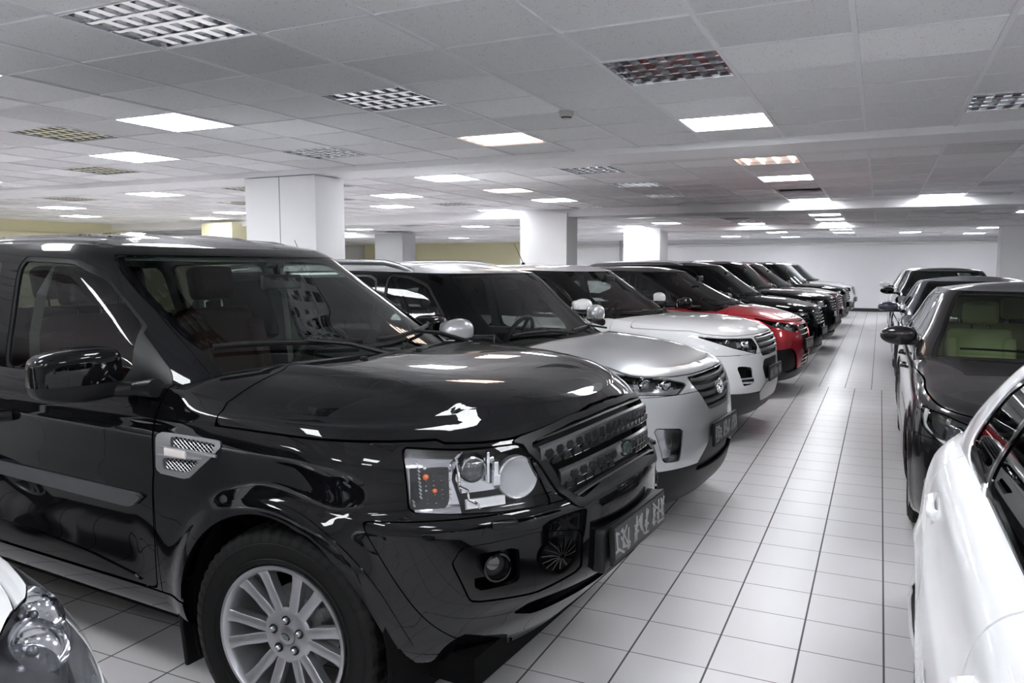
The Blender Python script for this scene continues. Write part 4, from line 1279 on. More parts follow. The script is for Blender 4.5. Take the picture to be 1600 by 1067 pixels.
# headlamp internals
WHITEREF = mat('white lamp plate', (.66, .67, .69), .3)
def mir(sd): return Matrix.Diagonal((1, -1 if sd > 0 else 1, 1, 1))
hreg = S1['_headlight']
def at_p(p, z):
    i = np.argmin((hreg.P[:, 0]*math.cos(R(45))+hreg.P[:, 1]*math.sin(R(45))-p)**2+(hreg.P[:, 2]-z)**2); return Vector(hreg.P[i])
q45 = lambda s: s.P[:, 0]*math.cos(R(45))+s.P[:, 1]*math.sin(R(45))
for sd, wl in zip((-1, 1), S1['o_headlight']):
    side = 'R' if sd < 0 else 'L'
    cell = hreg.keep(lambda s: q45(s)-(-.125+.35*np.abs(s.P[:, 2]-.92)))
    emit(cell, 'outer_reflector', REFLECTOR, wl, side, -.050, 0)
    emit(cell.keep(lambda s: np.maximum(-.262-q45(s), np.maximum(q45(s)+.135, np.maximum(s.P[:, 2]-.97, .842-s.P[:, 2])))), 'indicator_cell', HOUSING, wl, side, -.040, .008)
    rb = MB(); rb.M = mir(sd)
    for i in range(12):
        z = .848+.0115*i; c = at_p(-.240, z)+Vector((-.66, .75, 0))*.040; c.z = z
        rb.box(c, (.045, .004, .0035), Matrix.Rotation(R(-42), 3, 'Z'))
    rb.build('reflector_ribs', WHITEREF, wl)
    n = Vector((.74, -.67, .0)).normalized()
    for cc, rr, m_ in ((at_p(-.200, .935), .010, AMBER), (at_p(-.180, .885), .008, AMBER), (at_p(-.205, .955), .006, CHROME)):
        b = MB(); b.M = mir(sd); b.ball(Vector(cc)-n*.030, rr); b.build('bulb', m_, wl)
    rg = random.Random(3)
    b = MB(); b.M = mir(sd)
    for i in range(46):
        t = rg.random(); z = rg.uniform(.845, .925); p0 = at_p(-.21+.08*t, z)
        if p0: b.ball(p0-n*.037, rg.uniform(.0018, .004), nu=6, nv=4)
    o = b.build('sparkle_beads', CHROME, wl); o['kind'] = 'stuff'  # small chrome beads scattered to imitate glints in the bulb cell
    # divider arc
    b = MB(); b.M = mir(sd)
    pts = []
    for i in range(13):
        t = i/12; z = 1.0-.172*t; q_ = at_p(-.098-.022*math.sin(t*math.pi)+.06*t**2, z); q_.z = z; pts.append(q_-n*.014)
    b.tube(pts, .005, 8); b.build('lamp_divider', CHROME, wl)
    # projector
    c = at_p(-.062, .942)
    T = frame_at(c-n*.05, n)
    b = MB(); b.M = mir(sd) @ T
    b.lathe([(.050, -.005), (.047, .01), (.040, .030), (.036, .034), (.034, .030), (.034, .0)], 40); b.build('projector_collar', CHROME, wl)
    b = MB(); b.M = mir(sd) @ T; b.lathe([(0, .044), (.012, .043), (.024, .037), (.034, .026)], 32); b.build('projector_lens', mat('projector lens glass', (.06, .065, .07), .03, coat=1, spec=.8), wl)
    b = MB(); b.M = mir(sd)
    inner = hreg.keep(lambda s: -(q45(s)-(-.11+.35*np.abs(s.P[:, 2]-.92))), lambda s: q45(s)-(.03+.2*(1.0-s.P[:, 2])), lambda s: .872-s.P[:, 2], lambda s: s.P[:, 2]-1.004)
    emit(inner, 'inner_reflector', REFLECTOR, wl, side, -.056, .012)
    for cc, hh, ww in ((at_p(-.005, .94), .10, .010), (at_p(.018, .925), .06, .016), (at_p(.03, .90), .035, .024)):
        b.box(Vector(cc)-n*.035, (.02, ww, hh), Matrix.Rotation(R(-42), 3, 'Z'), bev=.003)
    b.build('reflector_step', CHROME, wl)
    # bright strip below and the round matt bowl
    strip = hreg.keep(lambda s: np.maximum(-.085-q45(s), q45(s)-.045), lambda s: np.maximum(.835-s.P[:, 2], s.P[:, 2]-.858))
    emit(strip, 'daytime_strip', WHITEREF, wl, side, -.014, .02)
    c = at_p(.098, .895); n2 = Vector((.82, -.57, .02)).normalized(); T = frame_at(c-n2*.030, n2)
    b = MB(); b.M = mir(sd) @ T
    b.lathe([(.070, -.02), (.070, .006), (.066, .010), (.060, .006), (.045, .002), (.02, 0), (0, -.001)], 48); b.build('round_reflector', mat('matt silver bowl', (.50, .51, .53), .32, .6), wl)
    ed = {}
# grille bars with hexagonal holes, badge
GB = mat('dark satin grille silver', (.15, .15, .16), .24, .85)
def arch(y): return .046*(1-(abs(y)/.56)**2)
def hexbar(nm, zc, hgt, y0, y1):
    b = front_bar(bv, y0, y1, zc, hgt, .012, .006, 60, zf=arch)
    b.cur = 1
    npz = 17
    for row, dz in ((0, .004), (1, -.025)):
        for i in range(-12, 13):
            y = (i+.5*row)*.050
            if not (y0+.028 < y < y1-.028) or (nm == 'low' and abs(y) < .080): continue
            p, n = front_pt(bv, y, zc+arch(y)+dz)
            if p is None: continue
            q = Vector((n.x, n.y, 0)).normalized()
            sl = math.atan(-2*.052*y/.56**2)
            T = frame_at(p+q*.0110, q) @ Matrix.Rotation(sl, 4, 'Z')
            hx = [(.0215*math.cos(R(60*k)), .0165*math.sin(R(60*k))) for k in range(6)] if row == 0 else [(.011, .012), (-.011, .012), (-.021, .000), (-.021, -.006), (.021, -.006), (.021, .000)]
            b.M = T; b.prism(hx, -.004, .0035); 
            b.cur = 2
            hx2 = [(-.011, -.0146), (.011, -.0146), (.011, -.0168), (-.011, -.0168)]
            b.prism(hx2 if row == 0 else [(-.020, -.006), (.020, -.006), (.020, -.0085), (-.020, -.0085)], -.004, .0042)
            b.cur = 1; b.M = Matrix.Identity(4)
    return b.build('grille_bar', [GB, BLACKPL, CHROME], root)
hexbar('up', .948, .070, -.485, .485)
hexbar('low', .852, .070, -.415, .415)
front_bar(bv, -.37, .37, .808, .012, .02, .004, 36, zf=lambda y: .032*(1-(abs(y)/.42)**2)).build('grille_lower_trim', GB, root)
front_bar(bv, -.47, .47, .998, .008, .02, .004, 36, zf=lambda y: .042*(1-(abs(y)/.56)**2)).build('grille_upper_trim', BLACKPL, root)
p, n = front_pt(bv, -.0, .905); T = frame_at(p+Vector((.020, 0, 0)), (1, 0, .05))
b = MB(); b.M = T
ov = lambda a, c, k=36: [(a*math.cos(2*math.pi*i/k), c*math.sin(2*math.pi*i/k)) for i in range(k)]
b.prism(ov(.052, .030), -.02, .002); b.cur = 1; b.prism(ov(.043, .0225), 0, .0045)
bd = b.build('grille_badge', [CHROME, mat('badge dark green', (.01, .035, .02), .2, coat=1)], root)
b = MB(); text_mb(b, 'LAND', .021, T @ Matrix.Translation((-.006, .008, .0055)) @ Matrix.Rotation(R(8), 4, 'Z'), .001); text_mb(b, 'ROVER', .021, T @ Matrix.Translation((.004, -.009, .0055)) @ Matrix.Rotation(R(8), 4, 'Z'), .001)
b.build('badge_lettering', CHROME, bd)
# fog lamps, ribbed round inserts, tow-eye cover, washer flaps
for sd in (-1, 1):
    n = Vector((.80, sd*.60, 0)).normalized()
    p, _ = front_pt(bv, sd*.675, .645)
    T = frame_at(p-n*.045, n)
    b = MB(); b.M = T; b.lathe([(.046, -.01), (.046, .034), (.040, .036), (.036, .026), (.036, 0)], 32); fg = b.build('fog_lamp', GLOSSBK, root)
    b = MB(); b.M = T; b.lathe([(0, .012), (.02, .010), (.036, .002)], 28); b.build('fog_lens', mat('dark lamp glass', (.03, .03, .03), .04, coat=1, spec=.8), fg)
    p, n = front_pt(bv, sd*.475, .648); T = frame_at(p-n*.004, n)
    b = MB(); b.M = T; b.prism(ov(.080, .056), -.004, .006)
    for i in range(14):
        a = 2*math.pi*i/14+.1; b.tube([(.012*math.cos(a)+.012, .008*math.sin(a)-.01, .008), (.040*math.cos(a+.1)+.006, .028*math.sin(a+.1)-.004, .0095), (.076*math.cos(a+.2), .052*math.sin(a+.2), .007)], .0022, 5)
    b.build('bumper_disc', GLOSSBK, root)
    p, n = front_pt(bv, sd*.66, .785)
    b = MB(); b.box(p+n*.002, (.03, .085, .020), Matrix.Rotation(R(-40)*-sd, 3, 'Z'), bev=.006); b.build('washer_flap', PB, root)
p, n = front_pt(bv, 0, .61)
b = MB(); b.box((p.x-.014, 0, .605), (.05, .585, .15), bev=.012); b.build('plate_mount', BLACKPL, root)
plate(root, (p.x+.022, 0, .622), (1, 0, .03), seed=5)
# bonnet washer jets, wipers, number of small things on the roof
for y in (-.33, .03):
    p, n = top_pt(bv, -.13, y); b = MB(); b.box(p+Vector((0, 0, .004)), (.022, .026, .012), bev=.004); b.build('washer_jet', BLACKPL, root)
for ya, yb, xo in ((-.70, -.12, 0), (-.02, .52, 0)):
    b = MB(); pts = []
    for i in range(12):
        t = i/11; y = ya+(yb-ya)*t; 
        p, n = top_pt(bg, -.325-.30*(abs(y)/.8)**2.0, y)
        if p: pts.append(p+Vector((.012, 0, .018)))
    b.tube(pts, .009, 8, flat=1.3); 
    a0 = Vector((-.17-.15*abs(yb)**2, yb+.02, 1.205)); b.tube([a0, (a0+pts[6])/2+Vector((0, 0, .02)), pts[6]+Vector((0, 0, .008))], [.014, .010, .007], 8)
    b.build('wiper', BLACKPL, root)

lip = base.keep(lambda s: np.hypot(s.P[:, 0], s.P[:, 2]-.36)-.478, lambda s: .431-np.hypot(s.P[:, 0], s.P[:, 2]-.36), lambda s: .6+s.P[:, 1], lambda s: .42-s.P[:, 2])
emit(lip, 'wheel_arch_lip', PB, root, 'RL', .007, .012)
lip = base.keep(lambda s: np.hypot(s.P[:, 0]+2.66, s.P[:, 2]-.36)-.478, lambda s: .431-np.hypot(s.P[:, 0]+2.66, s.P[:, 2]-.36), lambda s: .6+s.P[:, 1], lambda s: .42-s.P[:, 2])
emit(lip, 'wheel_arch_lip', PB, root, 'RL', .007, .012)

for sd in (-1, 1):
    b = MB(); b.tube([(-1.58, sd*.66, 1.60), (-1.62, sd*.71, 1.45), (-1.63, sd*.745, 1.28), (-1.62, sd*.76, 1.0)], .022, 6, flat=.15); b.build('seat_belt', mat('grey seat belt', (.16, .16, .14), .8), root)
# ------------------------------------------------------------------ the other cars
def gspec(name, label, loc, rz, paintm, W=.90, nose=.84, tail=-3.45, wb=2.60, zg=.22, zh=.95, zb=1.00, zc=1.08, zr=1.60,
          cowl=-.15, cbow=.22, wtop=-.68, wb_r=None, wr=.64, rear='hatch', wbf=.905, lr=.38, er=3.3, mr=0, ef=2.5, lf=.62, crown=None, roof=None, rtail=None, deck=None, deckz=None, lean=.0, **kw):
    xm = -.6
    def z(f, s, r=None): return [(tail, s if r is None else r), (xm, s), (0, s*.55+f*.45), (nose, f)]
    L = [(z(zg+.05, zg+.06), W*.84, nose-.26, lf-.1, 3, tail+.25, .3, 3),
         (z(zg, zg), W*.95, nose-.13, lf-.05, 2.8, tail+.12, .34, 3),
         (z(zg+.10, zg+.10), W*.985, nose-.04, lf, 2.7, tail+.04, .36, 3.2),
         (z(min(.55, zh-.32), .52), W, nose, lf+.04, 2.6, tail, lr, er),
         (z(min(.68, zh-.21), min(.70, zb-.25)), W, nose-.004, lf+.05, 2.55, tail, lr, er),
         (z(zh-.13, zb-.18), W*.995, nose-.02, lf+.06, ef, tail+.01, lr, er),
         (z(zh-.05, zb-.08), W*.985, nose-.04-lean*.3, lf+.06, ef, tail+.02, lr, er),
         (z(zh-.01, zb-.01), W*.965, nose-.06-lean*.6, lf+.06, ef, tail+.03, lr, er),
         (z(zh+.02, zb+.035), W*.925, nose-.09-lean, lf+.06, ef, tail+.05, lr, er),
         (z(zh+.035, zb+.055), W*.885, nose-.13-lean, lf+.04, ef, tail+.08, lr, er)]
    if deck is not None:
        L = [((a if isinstance(a, (int, float)) else a), *r) for a, *r in L]
    cr = crown or [(tail, zb+.06), (-.6, zc+.03), (cowl, zc), (.25, zc*.55+zh*.45+.045), (nose-.28, zh+.075), (nose-.13, zh+.04)]
    wbl = W*wbf; rt = rtail if rtail is not None else tail+.35
    zz = zr-.07
    Gh = [([(tail, zb), (-.8, zb), (cowl, zc-.03)], wbl, cowl+.05, .42, 2.5, tail+.06, .3, 3.2),
          ([(tail, zb+.06), (-.8, zb+.05), (cowl, zc)], wbl-.005, cowl, .42, 2.5, tail+.08, .3, 3.2),
          ([(tail, zb*.5+zz*.5), (-.8, zb*.5+zz*.5)], wbl*.52+wr*.48+.018, cowl*.5+wtop*.5+.03, .40, 2.6, tail*.55+rt*.45+.03, .3, 3.2),
          ([(tail, zz-.055), (-1.5, zz-.025), (-.8, zz-.045)], wr+.035, wtop+.055, .36, 2.7, rt-.05, .28, 3.2),
          ([(tail, zz-.02), (-1.6, zz+.012), (-.8, zz-.005)], wr, wtop, .34, 2.7, rt, .26, 3.2)]
    rf = roof or [(rt, zr-.05), (rt+.5, zr-.012), (-1.6, zr), (-1.2, zr-.005), (wtop, zz+.01)]
    S = dict(name=name, label=label, loc=loc, rz=rz, paint=paintm, wb=wb, ra=.385, W=W, nosex=nose, tailx=tail, tub=L, crown=cr, gh=Gh, roof=rf,
             cowl=cowl+.02, cowlbow=cbow, hoodgap=.08, tyre=(.345, .215, .225), axz=.34, fa=.014, fw=.07, tA=.66, wsl=(.75, 3.9), rp=2.4, hp=4.0, res=.62, uz=zg+.05,
             cabin=dict(xd=cowl-.55, zd=zb+.02, rows=[(cowl-1.15, (-.36, .36)), (cowl-2.0, (-.40, 0, .40))], zs=.30, ss=.97 if zr > 1.55 else .88))
    S.update(kw)
    S['k'] = dict(nose=nose, tail=tail, zb=zb, zr=zr, zg=zg, wtop=wtop, cowl=cowl, zz=zz, rt=rt, W=W)
    return S

def side_graphics(S, doors=(-.28, -1.28, -2.15), hood_edge=None, clad=None, cladm=BLACKPL, win=None, winm=GL_SIDE, rearm=GL_TINT, hx0=-.05, trimm=None):
    """adds doors, windows, cladding, fenders; door cuts at the three x positions"""
    k = S['k']; a, b, c = doors; zt = k['zb']+.25; zbm = S.get('zdoor', .36)
    S.setdefault('cuts', [])
    wb = S['wb']; ra = S['ra']
    he = hood_edge or [(-.5, k['zb']+.02), (.3, k['zb']-.01), (k['nose'], k['nose']*0+S['zhood'])]
    C = []
    C.append(('hood', m_above(he, x0=hx0), S.get('hoodm'), 'S', .006, .014, 0))
    if clad:
        cl = pchip(clad)
        C.append(('lower_cladding', m_and(m_f(lambda x, y, z, t, l: z-cl(y if False else x))), cladm, 'S', .003, .012, .004))
        C.append(('arch_trim', m_or(*[m_f(lambda x, y, z, t, l, q=q: np.maximum(np.hypot(x-q, z-S['axz'])-ra-.055, .5-y)) for q in (0, -wb)]), cladm, 'RL', .003, .012, .004))
    C.append(('front_bumper', m_f(lambda x, y, z, t, l: np.maximum(z-S.get('zbump', .86), .40-x)), None, 'S', .004, .012, 0))
    C.append(('front_door', m_xz([(a+.02, zt), (a, .75), (a-.02, zbm), (b+.02, zbm), (b, .75), (b-.02, zt)], .04), None, 'RL', .005, .012, 0))
    C.append(('rear_door', m_xz([(b-.025, zt), (b-.005, .75), (b+.015, zbm), (c+.33, zbm), (c+.22, .52), (c+.16, .75), (c-.02, .92), (c-.08, zt)], .05), None, 'RL', .005, .012, 0))
    C.append(('front_fender', m_f(lambda x, y, z, t, l: a-.03-x), None, 'RL', .004, .012, 0))
    tx = k['tail']
    C.append(('tail_light', m_and(m_xz([(tx-.2, k['zb']-.20), (tx+.26, k['zb']-.16), (tx+.34, k['zb']-.02), (tx-.2, k['zb']-.0)], .05), m_f(lambda x, y, z, t, l: .42-y)), REDLENS, 'RL', .004, .012, 0))
    C.append(('rear_bumper', m_f(lambda x, y, z, t, l: np.maximum(z-.62, x-(tx+.50))), S.get('rbm'), 'S', .004, .012, .004))
    S['cuts'] = S['cuts']+C
    z0 = k['zb']+.055; z1 = k['zz']-.035; xf = k['cowl']-.42; xt = k['wtop']-.22
    W_ = win or [[(b+.05, z0), (xf-.02, z0), (xf-.05, z0+.06), (xt, z1-.05), (xt-.16, z1), (b+.02, z1+.015)],
                 [(c+.02, z0), (b-.05, z0), (b-.08, z1+.01), (c-.05, z1-.005)],
                 [(tx+.55, z0+.05), (c-.06, z0+.01), (c-.12, z1-.01), (k['rt']+.05, z1-.06)]]
    S['windows'] = [(p, dict(trim2=S.get('trim2'), rnd=.08, m=winm if i == 0 else rearm, trim=.016, tm=trimm or BLACKPL)) for i, p in enumerate(W_)]
    return S

def finish_car(S, mirror=None, grille=None, handles=None, plate_z=.60, plate_seed=2, lampkit=True, rails=None, antenna=None, mcap=None, wipe=True, pl=True):
    build_car(S)
    root, bv, bg = S['root'], S['bv'], S['bg']; k = S['k']
    if mirror: mirrors(root, mirror[0], mirror[1], mcap or S['paint'], BLACKPL, split=mirror[2] if len(mirror) > 2 else -.45, arm=(.14, 0, .06), e=.84)
    if lampkit and '_headlight' in S:
        g = S['_headlight']; pc = lambda s: s.P[:, 0]*math.cos(R(45))+s.P[:, 1]*math.sin(R(45))
        p0, p1 = pc(g).min(), pc(g).max(); z0, z1 = g.P[:, 2].min(), g.P[:, 2].max()
        for sd, wl in zip((-1, 1), S['o_headlight']):
            side = 'R' if sd < 0 else 'L'
            a = g.keep(lambda s: p0+.30*(p1-p0)-pc(s), lambda s: (pc(s)-(p1-.12*(p1-p0))))
            emit(a, 'inner_reflector', REFLECTOR, wl, side, -.042, .01)
            mid = g.keep(lambda s: p0+.36*(p1-p0)-pc(s), lambda s: pc(s)-(p0+.60*(p1-p0)))
            emit(mid, 'dark_bezel', HOUSING, wl, side, -.034, .01)
            for f, rr, nm in ((.46, .036, 'projector'), (.75, .030, 'main_beam_bowl')):
                cc = [i for i in range(len(g.P)) if abs(pc(g)[i]-(p0+f*(p1-p0))) < .02]
                if not cc: continue
                c = Vector(g.P[cc].mean(0)); n = Vector(g.N[cc].mean(0)); n.z = 0; n.normalize()
                rr = min(rr, (z1-z0)*.36)
                b = MB(); b.M = mir(sd) @ frame_at(c-n*.045, n)
                b.lathe([(rr*1.25, -.01), (rr*1.2, .012), (rr*1.0, .020), (rr*.95, .010), (rr*.9, .005)], 28); b.cur = 1
                b.lathe([(0, .020), (rr*.5, .016), (rr*.92, .004)] if nm == 'projector' else [(0, 0), (rr*.5, .002), (rr*.92, .010)], 24)
                b.build(nm, [CHROME, mat('projector lens glass', (.06, .065, .07), .03, coat=1, spec=.8) if nm == 'projector' else REFLECTOR], wl)
            lowz = np.array([q for q in g.P if q[2] < z0+(z1-z0)*.35])
            strip = g.keep(lambda s: s.P[:, 2]-(z0+.016+ (z1-z0)*.10), lambda s: p0+.1*(p1-p0)-pc(s))
            emit(strip, 'daytime_strip', REFLECTOR, wl, side, -.012, .012)
    if pl:
        p, n = front_pt(bv, 0, plate_z)
        S['plate'] = plate(root, (p.x+.020, 0, plate_z), (1, 0, .04), seed=plate_seed)
    for x, z in (handles or ()):
        for sd in (-1, 1):
            p, n = side_pt(bv, x, z)
            if p is None: continue
            b = MB(); y = abs(p.y)
            b.tube([(x-.10, sd*(y-.006), z), (x-.085, sd*(y+.022), z), (x+.075, sd*(y+.024), z+.003), (x+.095, sd*(y-.006), z+.003)], .013, 8, flat=1.2)
            b.build('door_handle', S.get('hm') or S['paint'], root)
    if wipe:
        for ya, yb in ((-.62, -.06), (.0, .50)):
            pts = []
            for i in range(10):
                y = ya+(yb-ya)*i/9; x = k['cowl']-.035-.20*(abs(y)/.8)**2
                p, n = top_pt(bg, x, y)
                if p: pts.append(p+Vector((.012, 0, .014)))
            if len(pts) > 3:
                b = MB(); b.tube(pts, .008, 6); a0 = Vector((k['cowl']+.03-.12*yb**2, yb+.03, k['zb']+.10)); b.tube([a0, pts[5]+Vector((0, 0, .006))], .008, 6); b.build('wiper', BLACKPL, root)
    if rails:
        for sd in (-1, 1):
            pts = []; x0, x1, hgt = rails
            for i in range(17):
                t = i/16; x = x0+(x1-x0)*t
                p, n = top_pt(bg, x, -(S['k'].get('ry', .60)))
                if p: pts.append((x, sd*S['k'].get('ry', .60), p.z+hgt*min(1, math.sin(t*math.pi)*3.2)-.004))
            b = MB(); b.tube(pts, .016, 8, flat=1.3)
            b.tube([(q[0], q[1], q[2]) for q in pts[7:10]], .014, 6)
            b.build('roof_rail', S.get('railm', SATIN), root)
    if antenna:
        x, y, L = antenna; p, n = top_pt(bg, x, y)
        b = MB(); b.lathe([(0, .03), (.012, .026), (.022, .008), (.026, -.005)], 12, Matrix.Translation(p)); b.tube([p+Vector((0, 0, .02)), p+Vector((-.5*L, 0, L))], [.004, .002], 6); b.build('antenna', BLACKPL, root)
    return S

def grille_bars(S, zs, hw, mt, h=.02, t=.016, off=-.012, zf=None, name='grille_bar', n=20):
    for z, w in zip(zs, hw):
        o = front_bar(S['bv'], -w, w, z, h, t, off, n, zf=zf).build(name, mt, S['root'])

# silver crossover, second in the row
SILV = paint('silver metallic paint', (.52, .53, .54), .65, .30, flake=.25)
S2 = gspec('suv', 'silver SUV with slatted six-sided grille parked behind the black SUV with the mesh grille', (-1.69, 4.92), -4.3, SILV,
  W=.89, nose=.84, tail=-3.43, wb=2.59, zg=.22, zh=.945, zb=1.03, zc=1.115, zr=1.605, cowl=-.15, cbow=.16, wtop=-.66, wr=.63, lean=.02, res=.9,
  crown=[(-3.4, 1.1), (-.6, 1.15), (-.13, 1.125), (.2, 1.095), (.45, 1.05), (.62, 1.00), (.70, .975)], pilm=GLOSSBK, roofm=SILV, wsm=GL_WSD, zdoor=.40)
S2['zhood'] = .955; S2['zbump'] = .855
S2['lamps'] = [('headlight', m_dg(dgp([(.434, -.845, .988), (.551, -.779, .872), (.728, -.523, .855), (.765, -.44, .905), (.70, -.57, .940)]), 45, .2, .04), dict(depth=.06, rim=GLOSSBK)),
  ('fog_light', m_yz([(.71, .685), (.53, .665), (.56, .485), (.665, .49)], .3, .05), dict(depth=.04, house=REFLECTOR, rim=GLOSSBK))]
S2['cuts'] = [
  ('grille_opening', m_yz([(-.2, .945), (.385, .938), (.375, .90), (.225, .735), (-.2, .725)], .3, .04), BLACKPL, 'S', .003, .05, -.05),
  ('lower_grille', m_yz([(-.2, .60), (.18, .60), (.36, .455), (.40, .40), (-.2, .38)], .3, .04), BLACKPL, 'S', .003, .03, -.02),
  ('skid_plate', m_and(m_f(lambda x, y, z, t, l: np.maximum(z-(.44+.0*x), .25-x))), BLACKPL, 'S', .003, .012, .006)]
side_graphics(S2, (-.25, -1.22, -2.10), hood_edge=[(-.5, 1.02), (.1, 1.035), (.35, 1.015), (.55, .965), (.75, .950), (.84, .955)], clad=[(-3.5, .43), (-.5, .43), (.84, .43)], cladm=DARKPL, hx0=-.12)
finish_car(S2, mirror=((-.44, -1.00, 1.20), (.075, .120, .075), -.45), plate_z=.590, plate_seed=11, rails=(-2.9, -1.05, .055), antenna=(-2.6, 0, .20))
for z, w in ((.915, .36), (.872, .34), (.829, .30), (.786, .26), (.748, .235)):
    front_bar(S2['bv'], -w, w, z, .026, .020, -.012, 24, zf=lambda y: -.012*(1-(y/.38)**2)).build('grille_bar', DARKPL, S2['root'])
p, n = front_pt(S2['bv'], 0, .845); T = frame_at(p+Vector((.012, 0, 0)), (1, 0, .12))
b = MB(); b.M = T
b.tube([(.062*math.cos(a), .040*math.sin(a), 0) for a in [2*math.pi*i/40 for i in range(40)]], .0075, 8, closed=True)
b.tube([(-.030, -.030, 0), (-.018, .002, .001), (-.020, .032, 0)], .006, 6); b.tube([(.030, .030, 0), (.018, -.002, .001), (.020, -.032, 0)], .006, 6); b.tube([(-.018, -.006, 0), (.018, .006, 0)], .006, 6)
b.prism([(.058*math.cos(2*math.pi*i/32), .036*math.sin(2*math.pi*i/32)) for i in range(32)], -.014, -.006)
b.build('grille_badge', CHROME, S2['root'])

# white compact SUV, third
WHT = paint('white car paint', (.88, .88, .89), 0, .35)
S3 = gspec('suv', 'white compact SUV with black pillars parked between the silver SUV and the bright red car', (-1.75, 7.75), -4.3, WHT,
  W=.945, nose=.865, tail=-3.5, wb=2.66, zg=.24, zh=.965, zb=1.04, zc=1.09, zr=1.60, cowl=-.27, cbow=.22, wtop=-.92, wr=.66, lean=.03, res=.8,
  crown=[(-3.4, 1.1), (-.7, 1.13), (-.2, 1.115), (.2, 1.10), (.5, 1.065), (.66, 1.02), (.73, .995)], pilm=GLOSSBK, wsm=GL_WSD, ra=.40, zdoor=.45)
S3['zhood'] = .975; S3['zbump'] = .80
S3['lamps'] = [('headlight', m_dg(dgp([(.40, -.915, .968), (.668, -.742, .868), (.80, -.44, .795), (.81, -.40, .86), (.79, -.46, .935), (.60, -.82, .950)]), 45, .2, .04), dict(depth=.055, rim=GLOSSBK))]
S3['cuts'] = [
  ('grille_opening', m_yz([(-.2, .955), (.40, .945), (.39, .88), (.33, .77), (-.2, .765)], .3, .04), BLACKPL, 'S', .003, .04, -.035),
  ('fog_recess', m_yz([(.72, .705), (.535, .685), (.52, .535), (.66, .525)], .3, .10), BLACKPL, 'RL', .003, .05, -.045),
  ('lower_intake', m_yz([(-.2, .735), (.30, .735), (.33, .66), (.26, .55), (-.2, .54)], .3, .04), BLACKPL, 'S', .003, .02, -.018),
  ('skid_plate', m_yz([(-.2, .36), (.33, .36), (.40, .44), (.25, .525), (-.2, .53)], .3, .04), SATIN, 'S', .003, .02, .010)]
side_graphics(S3, (-.42, -1.40, -2.25), hood_edge=[(-.5, 1.03), (.05, 1.015), (.3, 1.012), (.45, .985), (.7, .965), (.865, .965)], clad=[(-3.5, .47), (-.5, .47), (.5, .47), (.865, .45)], cladm=DARKPL, hx0=-.22)
finish_car(S3, mirror=((-.62, -1.06, 1.215), (.075, .125, .070), -.35), plate_z=.600, plate_seed=23, antenna=(-1.9, .15, .24))
for z, w in ((.92, .375), (.87, .36), (.82, .34)):
    front_bar(S3['bv'], -w, w, z, .030, .020, -.004, 24).build('grille_bar', SATIN, S3['root'])
for sd in (-1, 1):
    p, n = front_pt(S3['bv'], sd*.60, .57); b = MB(); b.box(p-Vector((.02, 0, 0)), (.05, .15, .055), Matrix.Rotation(R(-40)*-sd, 3, 'Z'), bev=.02); b.build('fog_light', CHROME, S3['root'])

# bright red crossover with black roof
REDP = paint('bright red metallic paint', (.34, .006, .014), .35, .3, flake=.3)
S4 = gspec('suv', 'bright red car with black roof and pillars, beyond the white compact SUV', (-1.66, 10.55), -4.3, REDP,
  W=.90, nose=.86, tail=-3.4, wb=2.64, zg=.20, zh=.895, zb=1.00, zc=1.09, zr=1.58, cowl=.0, cbow=.20, wtop=-.80, wr=.62, lean=.03, pilm=GLOSSBK, roofm=GLOSSBK, wsm=GL_WSD,
  crown=[(-3.4, 1.1), (-.6, 1.14), (0, 1.10), (.3, 1.055), (.55, .99), (.70, .93)])
S4['zhood'] = .885; S4['zbump'] = .86
S4['lamps'] = [('headlight', m_dg(dgp([(.42, -.875, .965), (.60, -.77, .86), (.80, -.345, .765), (.81, -.33, .86), (.70, -.60, .90)]), 45, .2, .03), dict(depth=.05, rim=GLOSSBK))]
S4['cuts'] = [('grille_opening', m_yz([(-.2, .865), (.30, .855), (.32, .80), (.26, .70), (.20, .52), (.28, .36), (-.2, .34)], .3, .04), BLACKPL, 'S', .003, .05, -.04),
  ('lower_corner', m_yz([(.36, .33), (.62, .30), (.80, .42), (.80, .58), (.55, .60), (.46, .52)], .3, .04), BLACKPL, 'RL', .003, .04, -.02)]
side_graphics(S4, (-.20, -1.20, -2.1), hood_edge=[(-.5, .99), (.3, .985), (.6, .93), (.86, .885)], clad=[(-3.5, .34), (.86, .34)], cladm=BLACKPL, hx0=.02)
finish_car(S4, mirror=((-.42, -1.0, 1.13), (.08, .13, .075), -.2), mcap=GLOSSBK, plate_z=.62, plate_seed=31)
grille_bars(S4, (.80, .74, .47, .42, .37), (.28, .25, .22, .22, .23), SATIN, .012)

